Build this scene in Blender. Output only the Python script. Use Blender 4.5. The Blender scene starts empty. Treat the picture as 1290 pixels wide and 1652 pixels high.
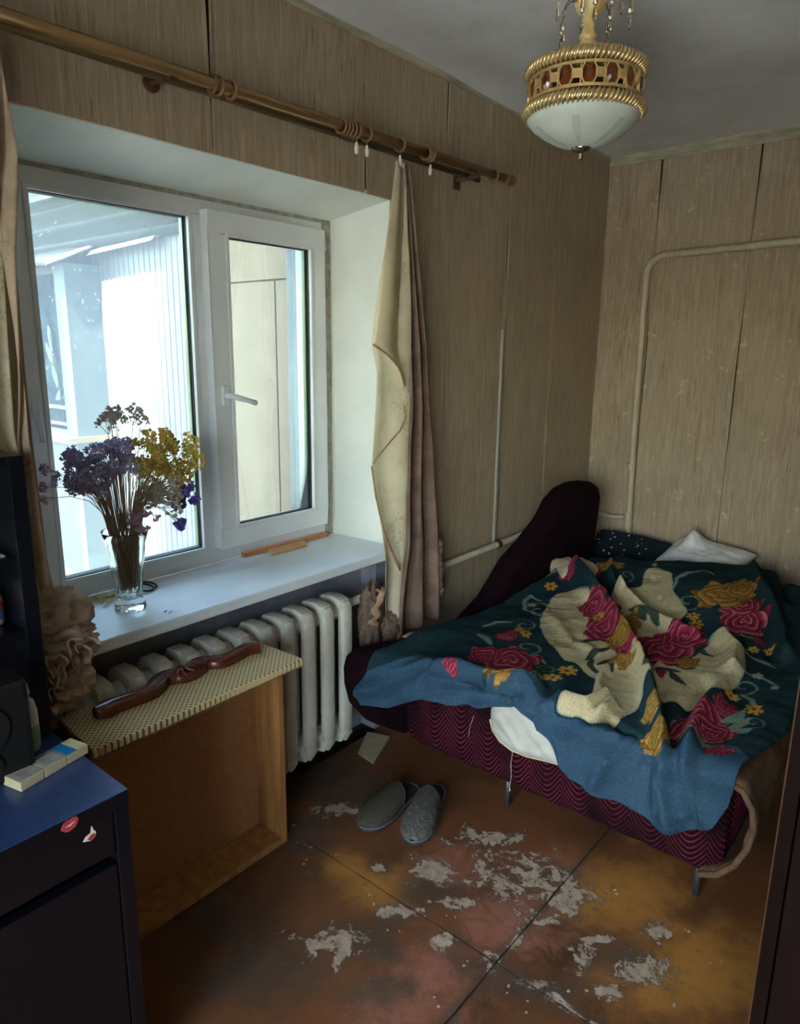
import bpy, bmesh, math, random
import numpy as np
from mathutils import Vector, Matrix, noise as mnoise

random.seed(7)
rng = np.random.default_rng(7)
S = bpy.context.scene
COL = S.collection
PI = math.pi

# ------------------------------------------------------------------ camera
cam = bpy.data.cameras.new('camera')
cam.sensor_fit = 'VERTICAL'; cam.sensor_height = 24.0; cam.sensor_width = 18.74
cam.lens = 24.0 * 1143.46 / 1652.0
cam.clip_start = 0.02; cam.clip_end = 300
camo = bpy.data.objects.new('camera', cam); COL.objects.link(camo)
_r = Vector((0.76790433, 0.64044468, 0.01239126)); _u = Vector((-0.15239225, 0.1638637, 0.97464111)); _b = _r.cross(_u)
camo.matrix_world = Matrix(((_r.x, _u.x, _b.x, 1.8651), (_r.y, _u.y, _b.y, 0.0), (_r.z, _u.z, _b.z, 1.62), (0, 0, 0, 1)))
S.camera = camo

# ------------------------------------------------------------------ light
world = bpy.data.worlds.new('sky'); S.world = world; world.use_nodes = True
wn = world.node_tree.nodes; wl = world.node_tree.links
bg = wn['Background']
sky = wn.new('ShaderNodeTexSky'); sky.sky_type = 'NISHITA'; sky.sun_disc = False
sky.sun_elevation = math.radians(52); sky.sun_rotation = math.radians(190); sky.dust_density = 2.5; sky.air_density = 1.0
wl.new(sky.outputs[0], bg.inputs[0]); bg.inputs[1].default_value = 1.0
sun = bpy.data.lights.new('sun', 'SUN'); sun.energy = 11.0; sun.angle = math.radians(0.6); sun.color = (1, .95, .86)
suno = bpy.data.objects.new('sun', sun); COL.objects.link(suno)
suno.rotation_euler = Vector((-.095, .55, -.83)).to_track_quat('-Z', 'Y').to_euler()
# sampling portal over the window opening (gives no light of its own)
por = bpy.data.lights.new('window_portal', 'AREA'); por.shape = 'RECTANGLE'; por.size = 1.5; por.size_y = 1.4
por.cycles.is_portal = True
poro = bpy.data.objects.new('window_portal', por); COL.objects.link(poro)
poro.location = (-.56, 1.46, 1.48)
poro.rotation_euler = Vector((1, 0, 0)).to_track_quat('-Z', 'Y').to_euler()
por2 = bpy.data.lights.new('fill_door_portal', 'AREA'); por2.shape = 'RECTANGLE'; por2.size = 1.8; por2.size_y = 2.2; por2.cycles.is_portal = True
por2o = bpy.data.objects.new('fill_door_portal', por2); COL.objects.link(por2o); por2o.location = (1.65, -.92, 1.16)
por2o.rotation_euler = Vector((0, 1, 0)).to_track_quat('-Z', 'Y').to_euler()
S.view_settings.view_transform = 'Standard'; S.view_settings.look = 'None'; S.view_settings.gamma = 1
S.view_settings.use_curve_mapping = False
S.view_settings.exposure = 1.85
S.cycles.max_bounces = 14; S.cycles.diffuse_bounces = 8; S.cycles.transparent_max_bounces = 24
S.cycles.sample_clamp_indirect = 12

# ------------------------------------------------------------------ helpers
WO = {}

def link(o): COL.objects.link(o); return o

def thing(name, label, cat, loc=(0, 0, 0), group=None, rotz=0, kind=None):
    o = bpy.data.objects.new(name, None); o.empty_display_size = .05; link(o)
    o.location = loc; o.rotation_euler = (0, 0, rotz)
    WO[o.name] = Vector(loc)
    return tag(o, label, cat, group, kind)

def tag(o, label=None, cat=None, group=None, kind=None):
    if label: o['label'] = label
    if cat: o['category'] = cat
    if group: o['group'] = group
    if kind: o['kind'] = kind
    return o

def put(name, me, mat, parent=None, local=False, label=None, kind=None):
    o = bpy.data.objects.new(name, me); link(o)
    mats = mat if isinstance(mat, (list, tuple)) else [mat]
    if not len(me.materials):
        for m in mats: me.materials.append(m)
    if parent is not None:
        o.parent = parent
        w = WO.get(parent.name, Vector((0, 0, 0)))
        if not local: o.location = -w
        WO[o.name] = Vector((0, 0, 0))
    else: WO[o.name] = Vector((0, 0, 0))
    if label: o['label'] = label
    if kind: o['kind'] = kind
    return o

def copy_tree(root, loc, rotz=None, label=None, group=None):
    r = root.copy(); link(r); r.location = loc
    if rotz is not None: r.rotation_euler = (0, 0, rotz)
    if label: r['label'] = label
    if group: r['group'] = group
    for ch in list(root.children):
        c = ch.copy(); link(c); c.parent = r
        for g in ch.children:
            d = g.copy(); link(d); d.parent = c
    return r

class MB:
    def __init__(s): s.v = []; s.f = []; s.m = []
    def add(s, v, f, m=0):
        b = len(s.v); s.v += [tuple(p) for p in v]; s.f += [tuple(i + b for i in q) for q in f]; s.m += [m] * len(f); return s
    def box(s, x0, x1, y0, y1, z0, z1, m=0):
        v = [(x, y, z) for z in (z0, z1) for y in (y0, y1) for x in (x0, x1)]
        return s.add(v, [(0, 2, 3, 1), (4, 5, 7, 6), (0, 1, 5, 4), (2, 6, 7, 3), (0, 4, 6, 2), (1, 3, 7, 5)], m)
    def hexa(s, lo, hi, m=0):      # two quads of four points
        return s.add(list(lo) + list(hi), [(3, 2, 1, 0), (4, 5, 6, 7), (0, 1, 5, 4), (1, 2, 6, 5), (2, 3, 7, 6), (3, 0, 4, 7)], m)
    def prism(s, poly, axis, a, b, m=0):
        n = len(poly)
        def P(p, t):
            return {'x': (t, p[0], p[1]), 'y': (p[0], t, p[1]), 'z': (p[0], p[1], t)}[axis]
        v = [P(p, a) for p in poly] + [P(p, b) for p in poly]
        return s.add(v, [tuple(range(n))[::-1], tuple(range(n, 2 * n))] + [(i, (i + 1) % n, n + (i + 1) % n, n + i) for i in range(n)], m)
    def tube(s, path, r, n=8, m=0, cap=True, closed=False):
        path = [Vector(p) for p in path]; k = len(path)
        rr = r if isinstance(r, (list, tuple)) else [r] * k
        up = Vector((0, 0, 1)); vs = []; prev = None
        for i, p in enumerate(path):
            if closed: d = path[(i + 1) % k] - path[i - 1]
            else: d = path[min(i + 1, k - 1)] - path[max(i - 1, 0)]
            d = d.normalized() if d.length > 1e-9 else Vector((0, 0, 1))
            if prev is None:
                a = d.cross(up if abs(d.z) < .9 else Vector((1, 0, 0))).normalized()
            else:
                a = (prev - d * prev.dot(d)); a = a.normalized() if a.length > 1e-6 else d.orthogonal().normalized()
            prev = a; b = d.cross(a)
            vs += [p + (a * math.cos(2 * PI * j / n) + b * math.sin(2 * PI * j / n)) * rr[i] for j in range(n)]
        fs = []
        for i in range(k if closed else k - 1):
            i2 = (i + 1) % k
            fs += [(i * n + j, i * n + (j + 1) % n, i2 * n + (j + 1) % n, i2 * n + j) for j in range(n)]
        if cap and not closed:
            fs += [tuple(range(n))[::-1], tuple(range((k - 1) * n, k * n))]
        return s.add(vs, fs, m)
    def lathe(s, prof, c=(0, 0, 0), n=32, m=0, rad=None):
        k = len(prof); vs = []
        for r, z in prof:
            for j in range(n):
                a = 2 * PI * j / n; q = r * (rad(a, z) if rad else 1)
                vs.append((c[0] + q * math.cos(a), c[1] + q * math.sin(a), c[2] + z))
        fs = [(i * n + j, i * n + (j + 1) % n, (i + 1) * n + (j + 1) % n, (i + 1) * n + j) for i in range(k - 1) for j in range(n)]
        if prof[0][0] > 1e-5: fs.append(tuple(range(n))[::-1])
        if prof[-1][0] > 1e-5: fs.append(tuple(range((k - 1) * n, k * n)))
        return s.add(vs, fs, m)
    def grid(s, fn, nu, nv, m=0):
        vs = [fn(i / nu, j / nv) for j in range(nv + 1) for i in range(nu + 1)]
        return s.add(vs, [(j * (nu + 1) + i, j * (nu + 1) + i + 1, (j + 1) * (nu + 1) + i + 1, (j + 1) * (nu + 1) + i) for j in range(nv) for i in range(nu)], m)
    def blob(s, c, r, amp=.0, fr=3., nu=24, nv=16, seed=0, m=0, ridge=False):
        r = Vector(r) if not isinstance(r, (int, float)) else Vector((r, r, r))
        def fn(u, w):
            a = 2 * PI * u; b = PI * (w - .5)
            d = Vector((math.cos(a) * math.cos(b), math.sin(a) * math.cos(b), math.sin(b)))
            q = mnoise.noise(d * fr + Vector((seed * 7.3, seed * 3.1, seed)))
            if ridge: q = 1 - 2.4 * abs(q)
            k = 1 + amp * q
            return (c[0] + d.x * r.x * k, c[1] + d.y * r.y * k, c[2] + d.z * r.z * k)
        return s.grid(fn, nu, nv, m)
    def mesh(s, name, smooth=False):
        me = bpy.data.meshes.new(name); me.from_pydata(s.v, [], s.f)
        if any(s.m): me.polygons.foreach_set('material_index', s.m)
        bm = bmesh.new(); bm.from_mesh(me)
        bmesh.ops.remove_doubles(bm, verts=bm.verts, dist=1e-5)
        bmesh.ops.recalc_face_normals(bm, faces=bm.faces); bm.to_mesh(me); bm.free()
        if smooth: me.polygons.foreach_set('use_smooth', [True] * len(me.polygons))
        me.update(); return me
    def obj(s, name, mat, parent=None, smooth=False, bevel=0, segs=2, local=False, label=None, kind=None, auto=None, solid=0, sub=0):
        o = put(name, s.mesh(name, smooth), mat, parent, local, label, kind)
        if solid:
            q = o.modifiers.new('solid', 'SOLIDIFY'); q.thickness = solid; q.offset = 0
        if sub:
            q = o.modifiers.new('sub', 'SUBSURF'); q.levels = sub; q.render_levels = sub
        if bevel:
            q = o.modifiers.new('bevel', 'BEVEL'); q.width = bevel; q.segments = segs; q.limit_method = 'ANGLE'; q.harden_normals = False
        return o

def lerp(a, b, t): return a + (b - a) * t
def tab(x, xs, ys): return float(np.interp(x, xs, ys))
def sm(x): x = max(0., min(1., x)); return x * x * (3 - 2 * x)
def N3(x, y, z): return mnoise.noise(Vector((x, y, z)))
def arc(c, r, a0, a1, n, plane='xz', off=0):
    out = []
    for i in range(n + 1):
        a = lerp(a0, a1, i / n); p, q = c[0] + r * math.cos(a), c[1] + r * math.sin(a)
        out.append({'xz': (p, off, q), 'yz': (off, p, q), 'xy': (p, q, off)}[plane])
    return out

# ------------------------------------------------------------------ materials
def hexc(h):
    h = h.lstrip('#'); c = [int(h[i:i + 2], 16) / 255 for i in (0, 2, 4)]
    return tuple(x / 12.92 if x <= .04045 else ((x + .055) / 1.055) ** 2.4 for x in c)

def c4(c): return (*(hexc(c) if isinstance(c, str) else c), 1)

class NT:
    def __init__(s, m): s.m = m; s.t = m.node_tree; s.n = s.t.nodes; s.l = s.t.links
    def node(s, typ, **kw):
        x = s.n.new('ShaderNode' + typ)
        for k, v in kw.items(): setattr(x, k, v)
        return x
    def set(s, sock, v):
        if hasattr(v, 'is_linked') or isinstance(v, bpy.types.NodeSocket): s.l.new(v, sock)
        else: sock.default_value = v
    def coord(s, scale=(1, 1, 1), kind='Object', loc=(0, 0, 0), rot=(0, 0, 0)):
        t = s.node('TexCoord'); mp = s.node('Mapping'); s.l.new(t.outputs[kind], mp.inputs[0])
        mp.inputs['Scale'].default_value = scale; mp.inputs['Location'].default_value = loc; mp.inputs['Rotation'].default_value = rot
        return mp.outputs[0]
    def noise(s, vec, scale=1, detail=5, rough=.6, dist=0):
        x = s.node('TexNoise'); s.l.new(vec, x.inputs['Vector']); x.inputs['Scale'].default_value = scale
        x.inputs['Detail'].default_value = detail; x.inputs['Roughness'].default_value = rough; x.inputs['Distortion'].default_value = dist
        return x.outputs[0]
    def math(s, op, a, b=0., c=0., clamp=False):
        x = s.node('Math', operation=op, use_clamp=clamp)
        for i, v in enumerate((a, b, c)): s.set(x.inputs[i], v)
        return x.outputs[0]
    def ramp(s, fac, stops, interp='LINEAR'):
        x = s.node('ValToRGB'); s.l.new(fac, x.inputs[0]); e = x.color_ramp.elements; x.color_ramp.interpolation = interp
        while len(e) < len(stops): e.new(.5)
        for k, (p, c) in zip(e, stops): k.position = p; k.color = c4(c) if not isinstance(c, (int, float)) else (c, c, c, 1)
        return x.outputs[0]
    def mix(s, fac, a, b, mode='MIX'):
        x = s.node('Mix', data_type='RGBA', blend_type=mode)
        s.set(x.inputs[0], fac)
        for i, v in ((6, a), (7, b)):
            if isinstance(v, (str, tuple, list)): x.inputs[i].default_value = c4(v) if len(v) != 4 or isinstance(v, str) else v
            else: s.l.new(v, x.inputs[i])
        return x.outputs[2]
    def step(s, fac, lo, hi):
        x = s.node('MapRange', interpolation_type='SMOOTHSTEP'); s.set(x.inputs[0], fac)
        x.inputs[1].default_value = lo; x.inputs[2].default_value = hi
        return x.outputs[0]
    def bump(s, h, strength=.3, dist=.01):
        x = s.node('Bump'); s.l.new(h, x.inputs['Height']); x.inputs['Strength'].default_value = strength; x.inputs['Distance'].default_value = dist
        s.l.new(x.outputs[0], s.bsdf.inputs['Normal'])

def newmat(name, rough=.6, spec=.5, metal=0, **kw):
    m = bpy.data.materials.new(name); m.use_nodes = True; t = NT(m); t.bsdf = t.n['Principled BSDF']
    b = t.bsdf.inputs; b['Roughness'].default_value = rough; b['Specular IOR Level'].default_value = spec; b['Metallic'].default_value = metal
    for k, v in kw.items(): b[k.replace('_', ' ')].default_value = v
    return m, t

def mat(name, c1, c2=None, scale=(8, 8, 8), rough=.6, spec=.5, metal=0, bump=0, bdist=.005, detail=5, lo=.35, hi=.65, dist=0, **kw):
    m, t = newmat(name, rough, spec, metal, **kw)
    if c2 is None and not bump:
        t.bsdf.inputs['Base Color'].default_value = c4(c1); return m
    n = t.noise(t.coord(scale), 1, detail, .6, dist)
    t.l.new(t.ramp(n, [(lo, c1), (hi, c2 or c1)]), t.bsdf.inputs['Base Color'])
    if bump: t.bump(n, bump, bdist)
    return m

def wallpaper(name, axis, flowers=True):
    m, t = newmat(name, .75, .25)
    st = (9, 9, .55) if axis == 'x' else (9, 9, .55)
    wv = t.noise(t.coord((2.2, 2.2, 2.0)), 1, 3)
    n1 = t.noise(t.coord((95, 95, 4.5)), 1, 5, .68, 1.4)
    n2 = t.noise(t.coord((210, 210, 5.5), loc=(3, 1, 2)), 1, 3, .6, 1.2)
    n3 = t.noise(t.coord((2.3, 2.3, .9)), 1, 4); n4 = t.noise(t.coord((30, 30, 1.6), loc=(1, 8, 0)), 1, 4, .6, .5)
    col = t.ramp(n1, [(.25, '#8a7862'), (.45, '#9e8c75'), (.6, '#ad9b83'), (.78, '#bdad96')])
    col = t.mix(t.math('MULTIPLY', t.step(n2, .56, .68), t.math('MULTIPLY', t.step(n3, .40, .62), .85)), col, '#6b4f35')
    col = t.mix(t.math('MULTIPLY', t.step(n4, .58, .75), .45), col, '#80664a')
    col = t.mix(t.math('MULTIPLY', t.step(wv, .5, .75), .25), col, '#7b6a52')
    if flowers:
        v = t.node('TexVoronoi'); t.l.new(t.coord((7.5, 7.5, 7.5)), v.inputs['Vector']); v.inputs['Scale'].default_value = 1
        w = t.node('TexVoronoi'); t.l.new(t.coord((38, 38, 38)), w.inputs['Vector']); w.inputs['Scale'].default_value = 1
        fl = t.math('MULTIPLY', t.math('SUBTRACT', 1, t.step(v.outputs['Distance'], .16, .30)), t.math('SUBTRACT', 1, t.step(w.outputs['Distance'], .32, .46)))
        col = t.mix(t.math('MULTIPLY', fl, .25), col, '#e2d8bc')
    t.l.new(col, t.bsdf.inputs['Base Color']); t.bump(n1, .35, .004)
    return m

M = {}
M['paper_l'] = wallpaper('wallpaper_window_wall', 'x', False)
M['paper_b'] = wallpaper('wallpaper_back_wall', 'y', True)
M['gap'] = mat('wall_core_dark', '#1c1711', '#2c241b', (5, 5, 5), .9)
M['plaster_low'] = mat('grey_plaster', '#6b6a74', '#8a8890', (6, 6, 6), .8)
M['white_plaster'] = mat('white_reveal_paint', '#d6dbd4', '#e6e9e2', (3, 3, 3), .7, bump=.15, bdist=.004)
M['pvc'] = mat('white_window_plastic', '#d5d8da', '#dfe1e2', (4, 4, 4), .35, .5)
M['gasket'] = mat('black_rubber_gasket', '#14161a', rough=.7)
M['seal_green'] = mat('green_glass_edge', '#6f8a4a', rough=.2)
M['sill'] = mat('white_windowsill', '#cdd3da', '#dde2e6', (5, 2, 5), .38, .5, bump=.05, bdist=.002)
M['silicone'] = mat('dirty_mortar', '#8f8a80', '#b3aea2', (30, 30, 30), .9)
M['unpainted'] = mat('sunny_wood', '#a86e43', '#c68f5e', (30, 4, 30), .6, bump=.2, bdist=.002)
M['pale_wood'] = mat('pale_wood_block', '#b98a5a', '#cfa473', (30, 5, 30), .6)
m, t = newmat('ceiling_whitewash', .9, .2)
n = t.noise(t.coord((1.1, 1.1, 1.1)), 1, 6, .65); n2 = t.noise(t.coord((2.6, 2.6, 2.6), loc=(1, 5, 0)), 1, 5, .7)
c = t.ramp(n, [(.35, '#c4c3c6'), (.6, '#d6d5d8')])
c = t.mix(t.math('MULTIPLY', t.step(n2, .52, .68), .45), c, '#aeb49a')
t.l.new(c, t.bsdf.inputs['Base Color']); t.bump(n2, .15, .01); M['ceiling'] = m
M['cornice'] = mat('old_cornice', '#8d8672', '#b4ad98', (5, 5, 40), .85, bump=.3, bdist=.004)
M['other_wall'] = mat('plain_far_wallpaper', '#a08a68', '#b7a17c', (6, 6, 1), .8)
M['pipe'] = mat('cream_pipe_paint', '#a49880', '#b8ad95', (20, 20, 4), .45, .5, bump=.15, bdist=.002)
M['pipe_white'] = mat('white_pipe_paint', '#b9b09c', '#cdc5b2', (20, 20, 4), .45)
M['conduit'] = mat('grey_conduit', '#8b8880', '#a09d94', (20, 20, 4), .6)
m, t = newmat('radiator_paint', .5, .4)
n = t.noise(t.coord((9, 9, 9)), 1, 5, .7)
c = t.ramp(n, [(.3, '#a8a294'), (.55, '#c6c2b6'), (.8, '#d0cdc4')])
n2 = t.noise(t.coord((40, 40, 40)), 1, 4); c = t.mix(t.step(n2, .68, .74), c, '#7c654a')
t.l.new(c, t.bsdf.inputs['Base Color']); t.bump(n, .2, .004); M['radiator'] = m
M['rod'] = mat('bronze_lacquered_rod', '#8f7048', '#a5825a', (20, 2, 20), .27, .6, metal=.7)
M['rod_dark'] = mat('dark_bronze_rod', '#57462a', '#66522f', (20, 2, 20), .4, .5, metal=.4)
M['ring'] = mat('brown_curtain_ring', '#6a4a30', '#7d5a3c', (40, 40, 40), .45)
M['clip'] = mat('white_plastic_clip', '#d8d4ca', rough=.5)
M['rust'] = mat('rusty_bracket', '#3d2416', '#5d3a22', (60, 60, 60), .7)
M['black_wood'] = mat('black_brown_foil', '#080a12', '#0b0d16', (60, 60, 6), .3, .6, bump=.05, bdist=.001)
M['desk_top'] = mat('black_top_sky_reflection', '#263c68', '#2d4676', (60, 60, 6), .36, .9)  # blue puts the reflected sky into the black top's colour
M['black_in'] = mat('black_foil_inside', '#07080b', rough=.6)
M['black_plastic'] = mat('black_plastic', '#07080b', rough=.5)
M['box_wood'] = mat('varnished_pine', '#8f5f35', '#b5804c', (30, 30, 3), .5, bump=.15, bdist=.002)
M['hardboard'] = mat('brown_hardboard', '#9a6a42', '#a87850', (45, 45, 45), .7, bump=.08, bdist=.001)
M['carved'] = mat('dark_varnished_mahogany', '#45190f', '#5d2a1a', (30, 6, 30), .22, .6)
M['velvet_dark'] = mat('plum_velvet', '#12050b', '#1e0913', (25, 25, 25), .9, .1)
m, t = newmat('wave_velvet', .85, .1)
tc = t.node('TexCoord'); sp = t.node('SeparateXYZ'); t.l.new(tc.outputs['Object'], sp.inputs[0])
ph = t.math('MULTIPLY', sp.outputs[0], 2 * PI / .118)
# scalloped rows: |sin| arches hung one under the other
ar = t.math('ABSOLUTE', t.math('SINE', t.math('MULTIPLY', ph, .5)))
zz = t.math('ADD', t.math('MULTIPLY', sp.outputs[2], 1.0), t.math('MULTIPLY', ar, .07))
row = t.math('SINE', t.math('MULTIPLY', zz, 2 * PI / .021))
nz = t.noise(t.coord((70, 70, 70)), 1, 3)
row = t.math('ADD', row, t.math('MULTIPLY', t.math('SUBTRACT', nz, .5), 1.2))
n8 = t.noise(t.coord((7, 7, 5)), 1, 4)
t.l.new(t.ramp(t.math('MULTIPLY', t.step(row, .1, 1.0), t.step(n8, .3, .62)), [(0, '#19060e'), (1, '#651d30')]), t.bsdf.inputs['Base Color']); t.bump(row, .5, .004); M['velvet'] = m
M['bedleg'] = mat('grey_metal_leg', '#4c4f52', rough=.45, metal=.6)
M['felt'] = mat('beige_felt_throw', '#594233', '#6b5444', (40, 40, 40), .95, .1, bump=.3, bdist=.003)
M['pad'] = mat('white_cotton', '#a3a099', '#b7b4ad', (12, 12, 12), .9, .1, bump=.3, bdist=.006)
M['pad_edge'] = mat('cream_piping', '#c9bb97', rough=.9)
M['pillow_w'] = mat('white_pillowcase', '#bfc0be', '#d6d6d4', (14, 14, 14), .9, .1, bump=.3, bdist=.006)
M['pillow_c'] = mat('cream_pillowcase', '#b09c84', '#c2ae95', (14, 14, 14), .9, .1)
m, t = newmat('dotted_navy_pillow', .9, .1)
v = t.node('TexVoronoi'); t.l.new(t.coord((26, 26, 26)), v.inputs['Vector']); v.inputs['Scale'].default_value = 1
t.l.new(t.mix(t.math('SUBTRACT', 1, t.step(v.outputs['Distance'], .12, .2)), '#1d2830', '#b8c0bd'), t.bsdf.inputs['Base Color']); M['pillow_d'] = m
m, t = newmat('mauve_satin', .5, .35, Sheen_Weight=.2)
n = t.noise(t.coord((14, 14, 9)), 1, 5, .65); n2 = t.noise(t.coord((60, 60, 60)), 1, 3)
c = t.ramp(n, [(.35, '#7f6559'), (.6, '#96796b')]); c = t.mix(t.step(n2, .62, .7), c, '#6a4a3c')
t.l.new(c, t.bsdf.inputs['Base Color']); t.bsdf.inputs['Transmission Weight'].default_value = 0; M['satin'] = m
def cloth(name, c1, c2, motif, transl, scale=(10, 10, 10), mk=.6):
    m, t = newmat(name, .75, .2)
    n = t.noise(t.coord(scale), 1, 4, .6); n2 = t.noise(t.coord((22, 22, 16), loc=(4, 2, 1)), 1, 3, .6, 2.2)
    c = t.ramp(n, [(.4, c1), (.6, c2)])
    band = t.math('SUBTRACT', 1, t.step(t.math('ABSOLUTE', t.math('SUBTRACT', n2, .5)), .012, .03))
    n3 = t.noise(t.coord((4, 4, 3)), 1, 2); band = t.math('MULTIPLY', band, t.step(n3, .46, .56))
    c = t.mix(t.math('MULTIPLY', band, mk), c, motif)
    t.l.new(c, t.bsdf.inputs['Base Color']); t.bump(band, .3, .003)
    tr = t.node('BsdfTranslucent'); t.l.new(c, tr.inputs[0]); mx = t.node('MixShader'); mx.inputs[0].default_value = transl
    t.l.new(t.bsdf.outputs[0], mx.inputs[1]); t.l.new(tr.outputs[0], mx.inputs[2]); t.l.new(mx.outputs[0], t.n['Material Output'].inputs[0])
    return m
M['cream_cloth'] = cloth('cream_embroidered_cloth', '#ddd2b8', '#e8dfc8', '#b09a78', .5)
M['mauve_cloth'] = cloth('mauve_brown_curtain', '#775f53', '#8c7264', '#57413a', .18, mk=.3)
M['tan_cloth'] = cloth('tan_gathered_cloth', '#b39c87', '#cdb7a0', '#8a705c', .25)
M['lace_and_foot_shade'] = mat('dark_lace_and_foot_shade', '#5a473c', '#7a6354', (60, 60, 60), .85)  # lace brown, also painted as shadow on the curtain foot
M['hem'] = mat('brown_hem_tape', '#8a6a4e', '#a8876a', (60, 60, 60), .8)
M['rosette'] = mat('rose_tan_ribbon', '#94755f', '#ab8b72', (30, 30, 30), .8)
M['slipper'] = None
m, t = newmat('grey_woven_felt', .95, .1)
k = t.node('TexChecker'); t.l.new(t.coord((170, 170, 170)), k.inputs[0]); k.inputs['Scale'].default_value = 1
n = t.noise(t.coord((60, 60, 60)), 1, 3)
c = t.mix(k.outputs['Fac'], '#3d3b38', '#56544f'); c = t.mix(t.math('MULTIPLY', t.step(n, .5, .62), .5), c, '#6f6c61')
t.l.new(c, t.bsdf.inputs['Base Color']); t.bump(k.outputs['Fac'], .5, .003); M['slipper'] = m
M['slipper_dim'] = mat('brown_grey_felt', '#3a352d', '#48423a', (150, 150, 150), .95, .1, bump=.5, bdist=.003)
M['sole'] = mat('dark_rubber_sole', '#26282b', rough=.7)
M['edging'] = mat('grey_slipper_edging', '#4d5257', rough=.7)
M['paper'] = mat('beige_card', '#9d8b6f', '#b09d80', (20, 20, 20), .9)
M['white_paper'] = mat('white_paper', '#d5d3cc', rough=.9)
M['gold'] = mat('antique_gold', '#bba06c', '#dcc698', (60, 60, 60), .32, .5, metal=.8)
M['gold_pale'] = mat('pale_gold_filigree', '#bf9f66', '#d6ba86', (80, 80, 80), .4, .5, metal=.6)
M['alabaster'] = mat('alabaster_stem', '#c8a45c', '#e0cfa2', (30, 30, 12), .3, .5)
m, t = newmat('frosted_bowl', .45, .5); n = t.noise(t.coord((14, 14, 14)), 1, 3)
t.l.new(t.ramp(n, [(.4, '#d3dad2'), (.6, '#dde3da')]), t.bsdf.inputs['Base Color']); t.bsdf.inputs['Subsurface Weight'].default_value = 0
tr = t.node('BsdfTranslucent'); tr.inputs[0].default_value = c4('#d3dad2'); mx = t.node('MixShader'); mx.inputs[0].default_value = .3
t.l.new(t.bsdf.outputs[0], mx.inputs[1]); t.l.new(tr.outputs[0], mx.inputs[2]); t.l.new(mx.outputs[0], t.n['Material Output'].inputs[0]); M['bowl'] = m
M['petal_band'] = mat('clear_bowl_stripe', '#b3bab0', rough=.4)
M['amber'] = mat('amber_jewel', '#4a200a', '#743a12', (20, 20, 20), .08, .8)
M['steel'] = mat('brushed_nickel', '#8a8378', rough=.25, metal=.9)
M['wire'] = mat('brown_wire', '#5b4632', rough=.5)
m, t = newmat('crystal', .05, .6, Transmission_Weight=1.0, IOR=1.5); t.bsdf.inputs['Base Color'].default_value = c4('#f2ead8'); M['crystal'] = m
m, t = newmat('vase_glass', .03, .6, Transmission_Weight=1.0, IOR=1.3); t.bsdf.inputs['Base Color'].default_value = (.93, .97, .92, 1); M['vase'] = m
m, t = newmat('vase_water', .02, .5, Transmission_Weight=1.0, IOR=1.33); t.bsdf.inputs['Base Color'].default_value = (.8, .8, .62, 1); M['water'] = m
def pane_mat(name, dirt):
    m = bpy.data.materials.new(name); m.use_nodes = True; t = NT(m); t.n.remove(t.n['Principled BSDF'])
    tp = t.node('BsdfTransparent'); tp.inputs[0].default_value = (.93, .97, .95, 1); gl = t.node('BsdfGlossy'); gl.inputs['Roughness'].default_value = .01
    fr = t.node('Fresnel'); fr.inputs[0].default_value = 1.45
    mx = t.node('MixShader'); t.l.new(fr.outputs[0], mx.inputs[0]); t.l.new(tp.outputs[0], mx.inputs[1]); t.l.new(gl.outputs[0], mx.inputs[2])
    df = t.node('BsdfTranslucent'); df.inputs[0].default_value = (.8, .85, .9, 1)
    n = t.noise(t.coord((55, 55, 55)), 1, 4, .7); n2 = t.noise(t.coord((3, 3, 3)), 1, 3)
    k = t.math('ADD', t.math('MULTIPLY', t.math('MULTIPLY', t.step(n, .62, .7), t.step(n2, .42, .6)), dirt), dirt * .15)
    m2 = t.node('MixShader'); t.l.new(k, m2.inputs[0]); t.l.new(mx.outputs[0], m2.inputs[1]); t.l.new(df.outputs[0], m2.inputs[2])
    t.l.new(m2.outputs[0], t.n['Material Output'].inputs[0]); return m
M['glass_dirty'] = pane_mat('dusty_window_glass', .3)
M['glass'] = pane_mat('clear_window_glass', .08)
m, t = newmat('cane_fabric', .7, .25)
tc = t.node('TexCoord'); sp = t.node('SeparateXYZ'); t.l.new(tc.outputs['Object'], sp.inputs[0])
P_ = 2 * PI / .0165
a = t.math('SINE', t.math('MULTIPLY', t.math('ADD', sp.outputs[0], sp.outputs[1]), P_)); b = t.math('SINE', t.math('MULTIPLY', t.math('SUBTRACT', sp.outputs[0], sp.outputs[1]), P_))
h = t.math('MULTIPLY', t.math('ADD', a, 1), t.math('ADD', b, 1))
a2 = t.math('SINE', t.math('MULTIPLY', sp.outputs[1], 2 * PI / .004))
c = t.ramp(t.math('MULTIPLY', h, .25), [(0, '#c2ae84'), (.45, '#ad9364'), (.62, '#4f3a26'), (1, '#3f2d1d')])
c = t.mix(t.math('MULTIPLY', t.step(a2, 0, 1), .25), c, '#d6c69c')
t.l.new(c, t.bsdf.inputs['Base Color']); t.bump(h, -.4, .002); M['cane'] = m
M['cane_side'] = mat('dark_cane_edge', '#4b3c28', '#8a7650', (120, 120, 120), .8)
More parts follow.
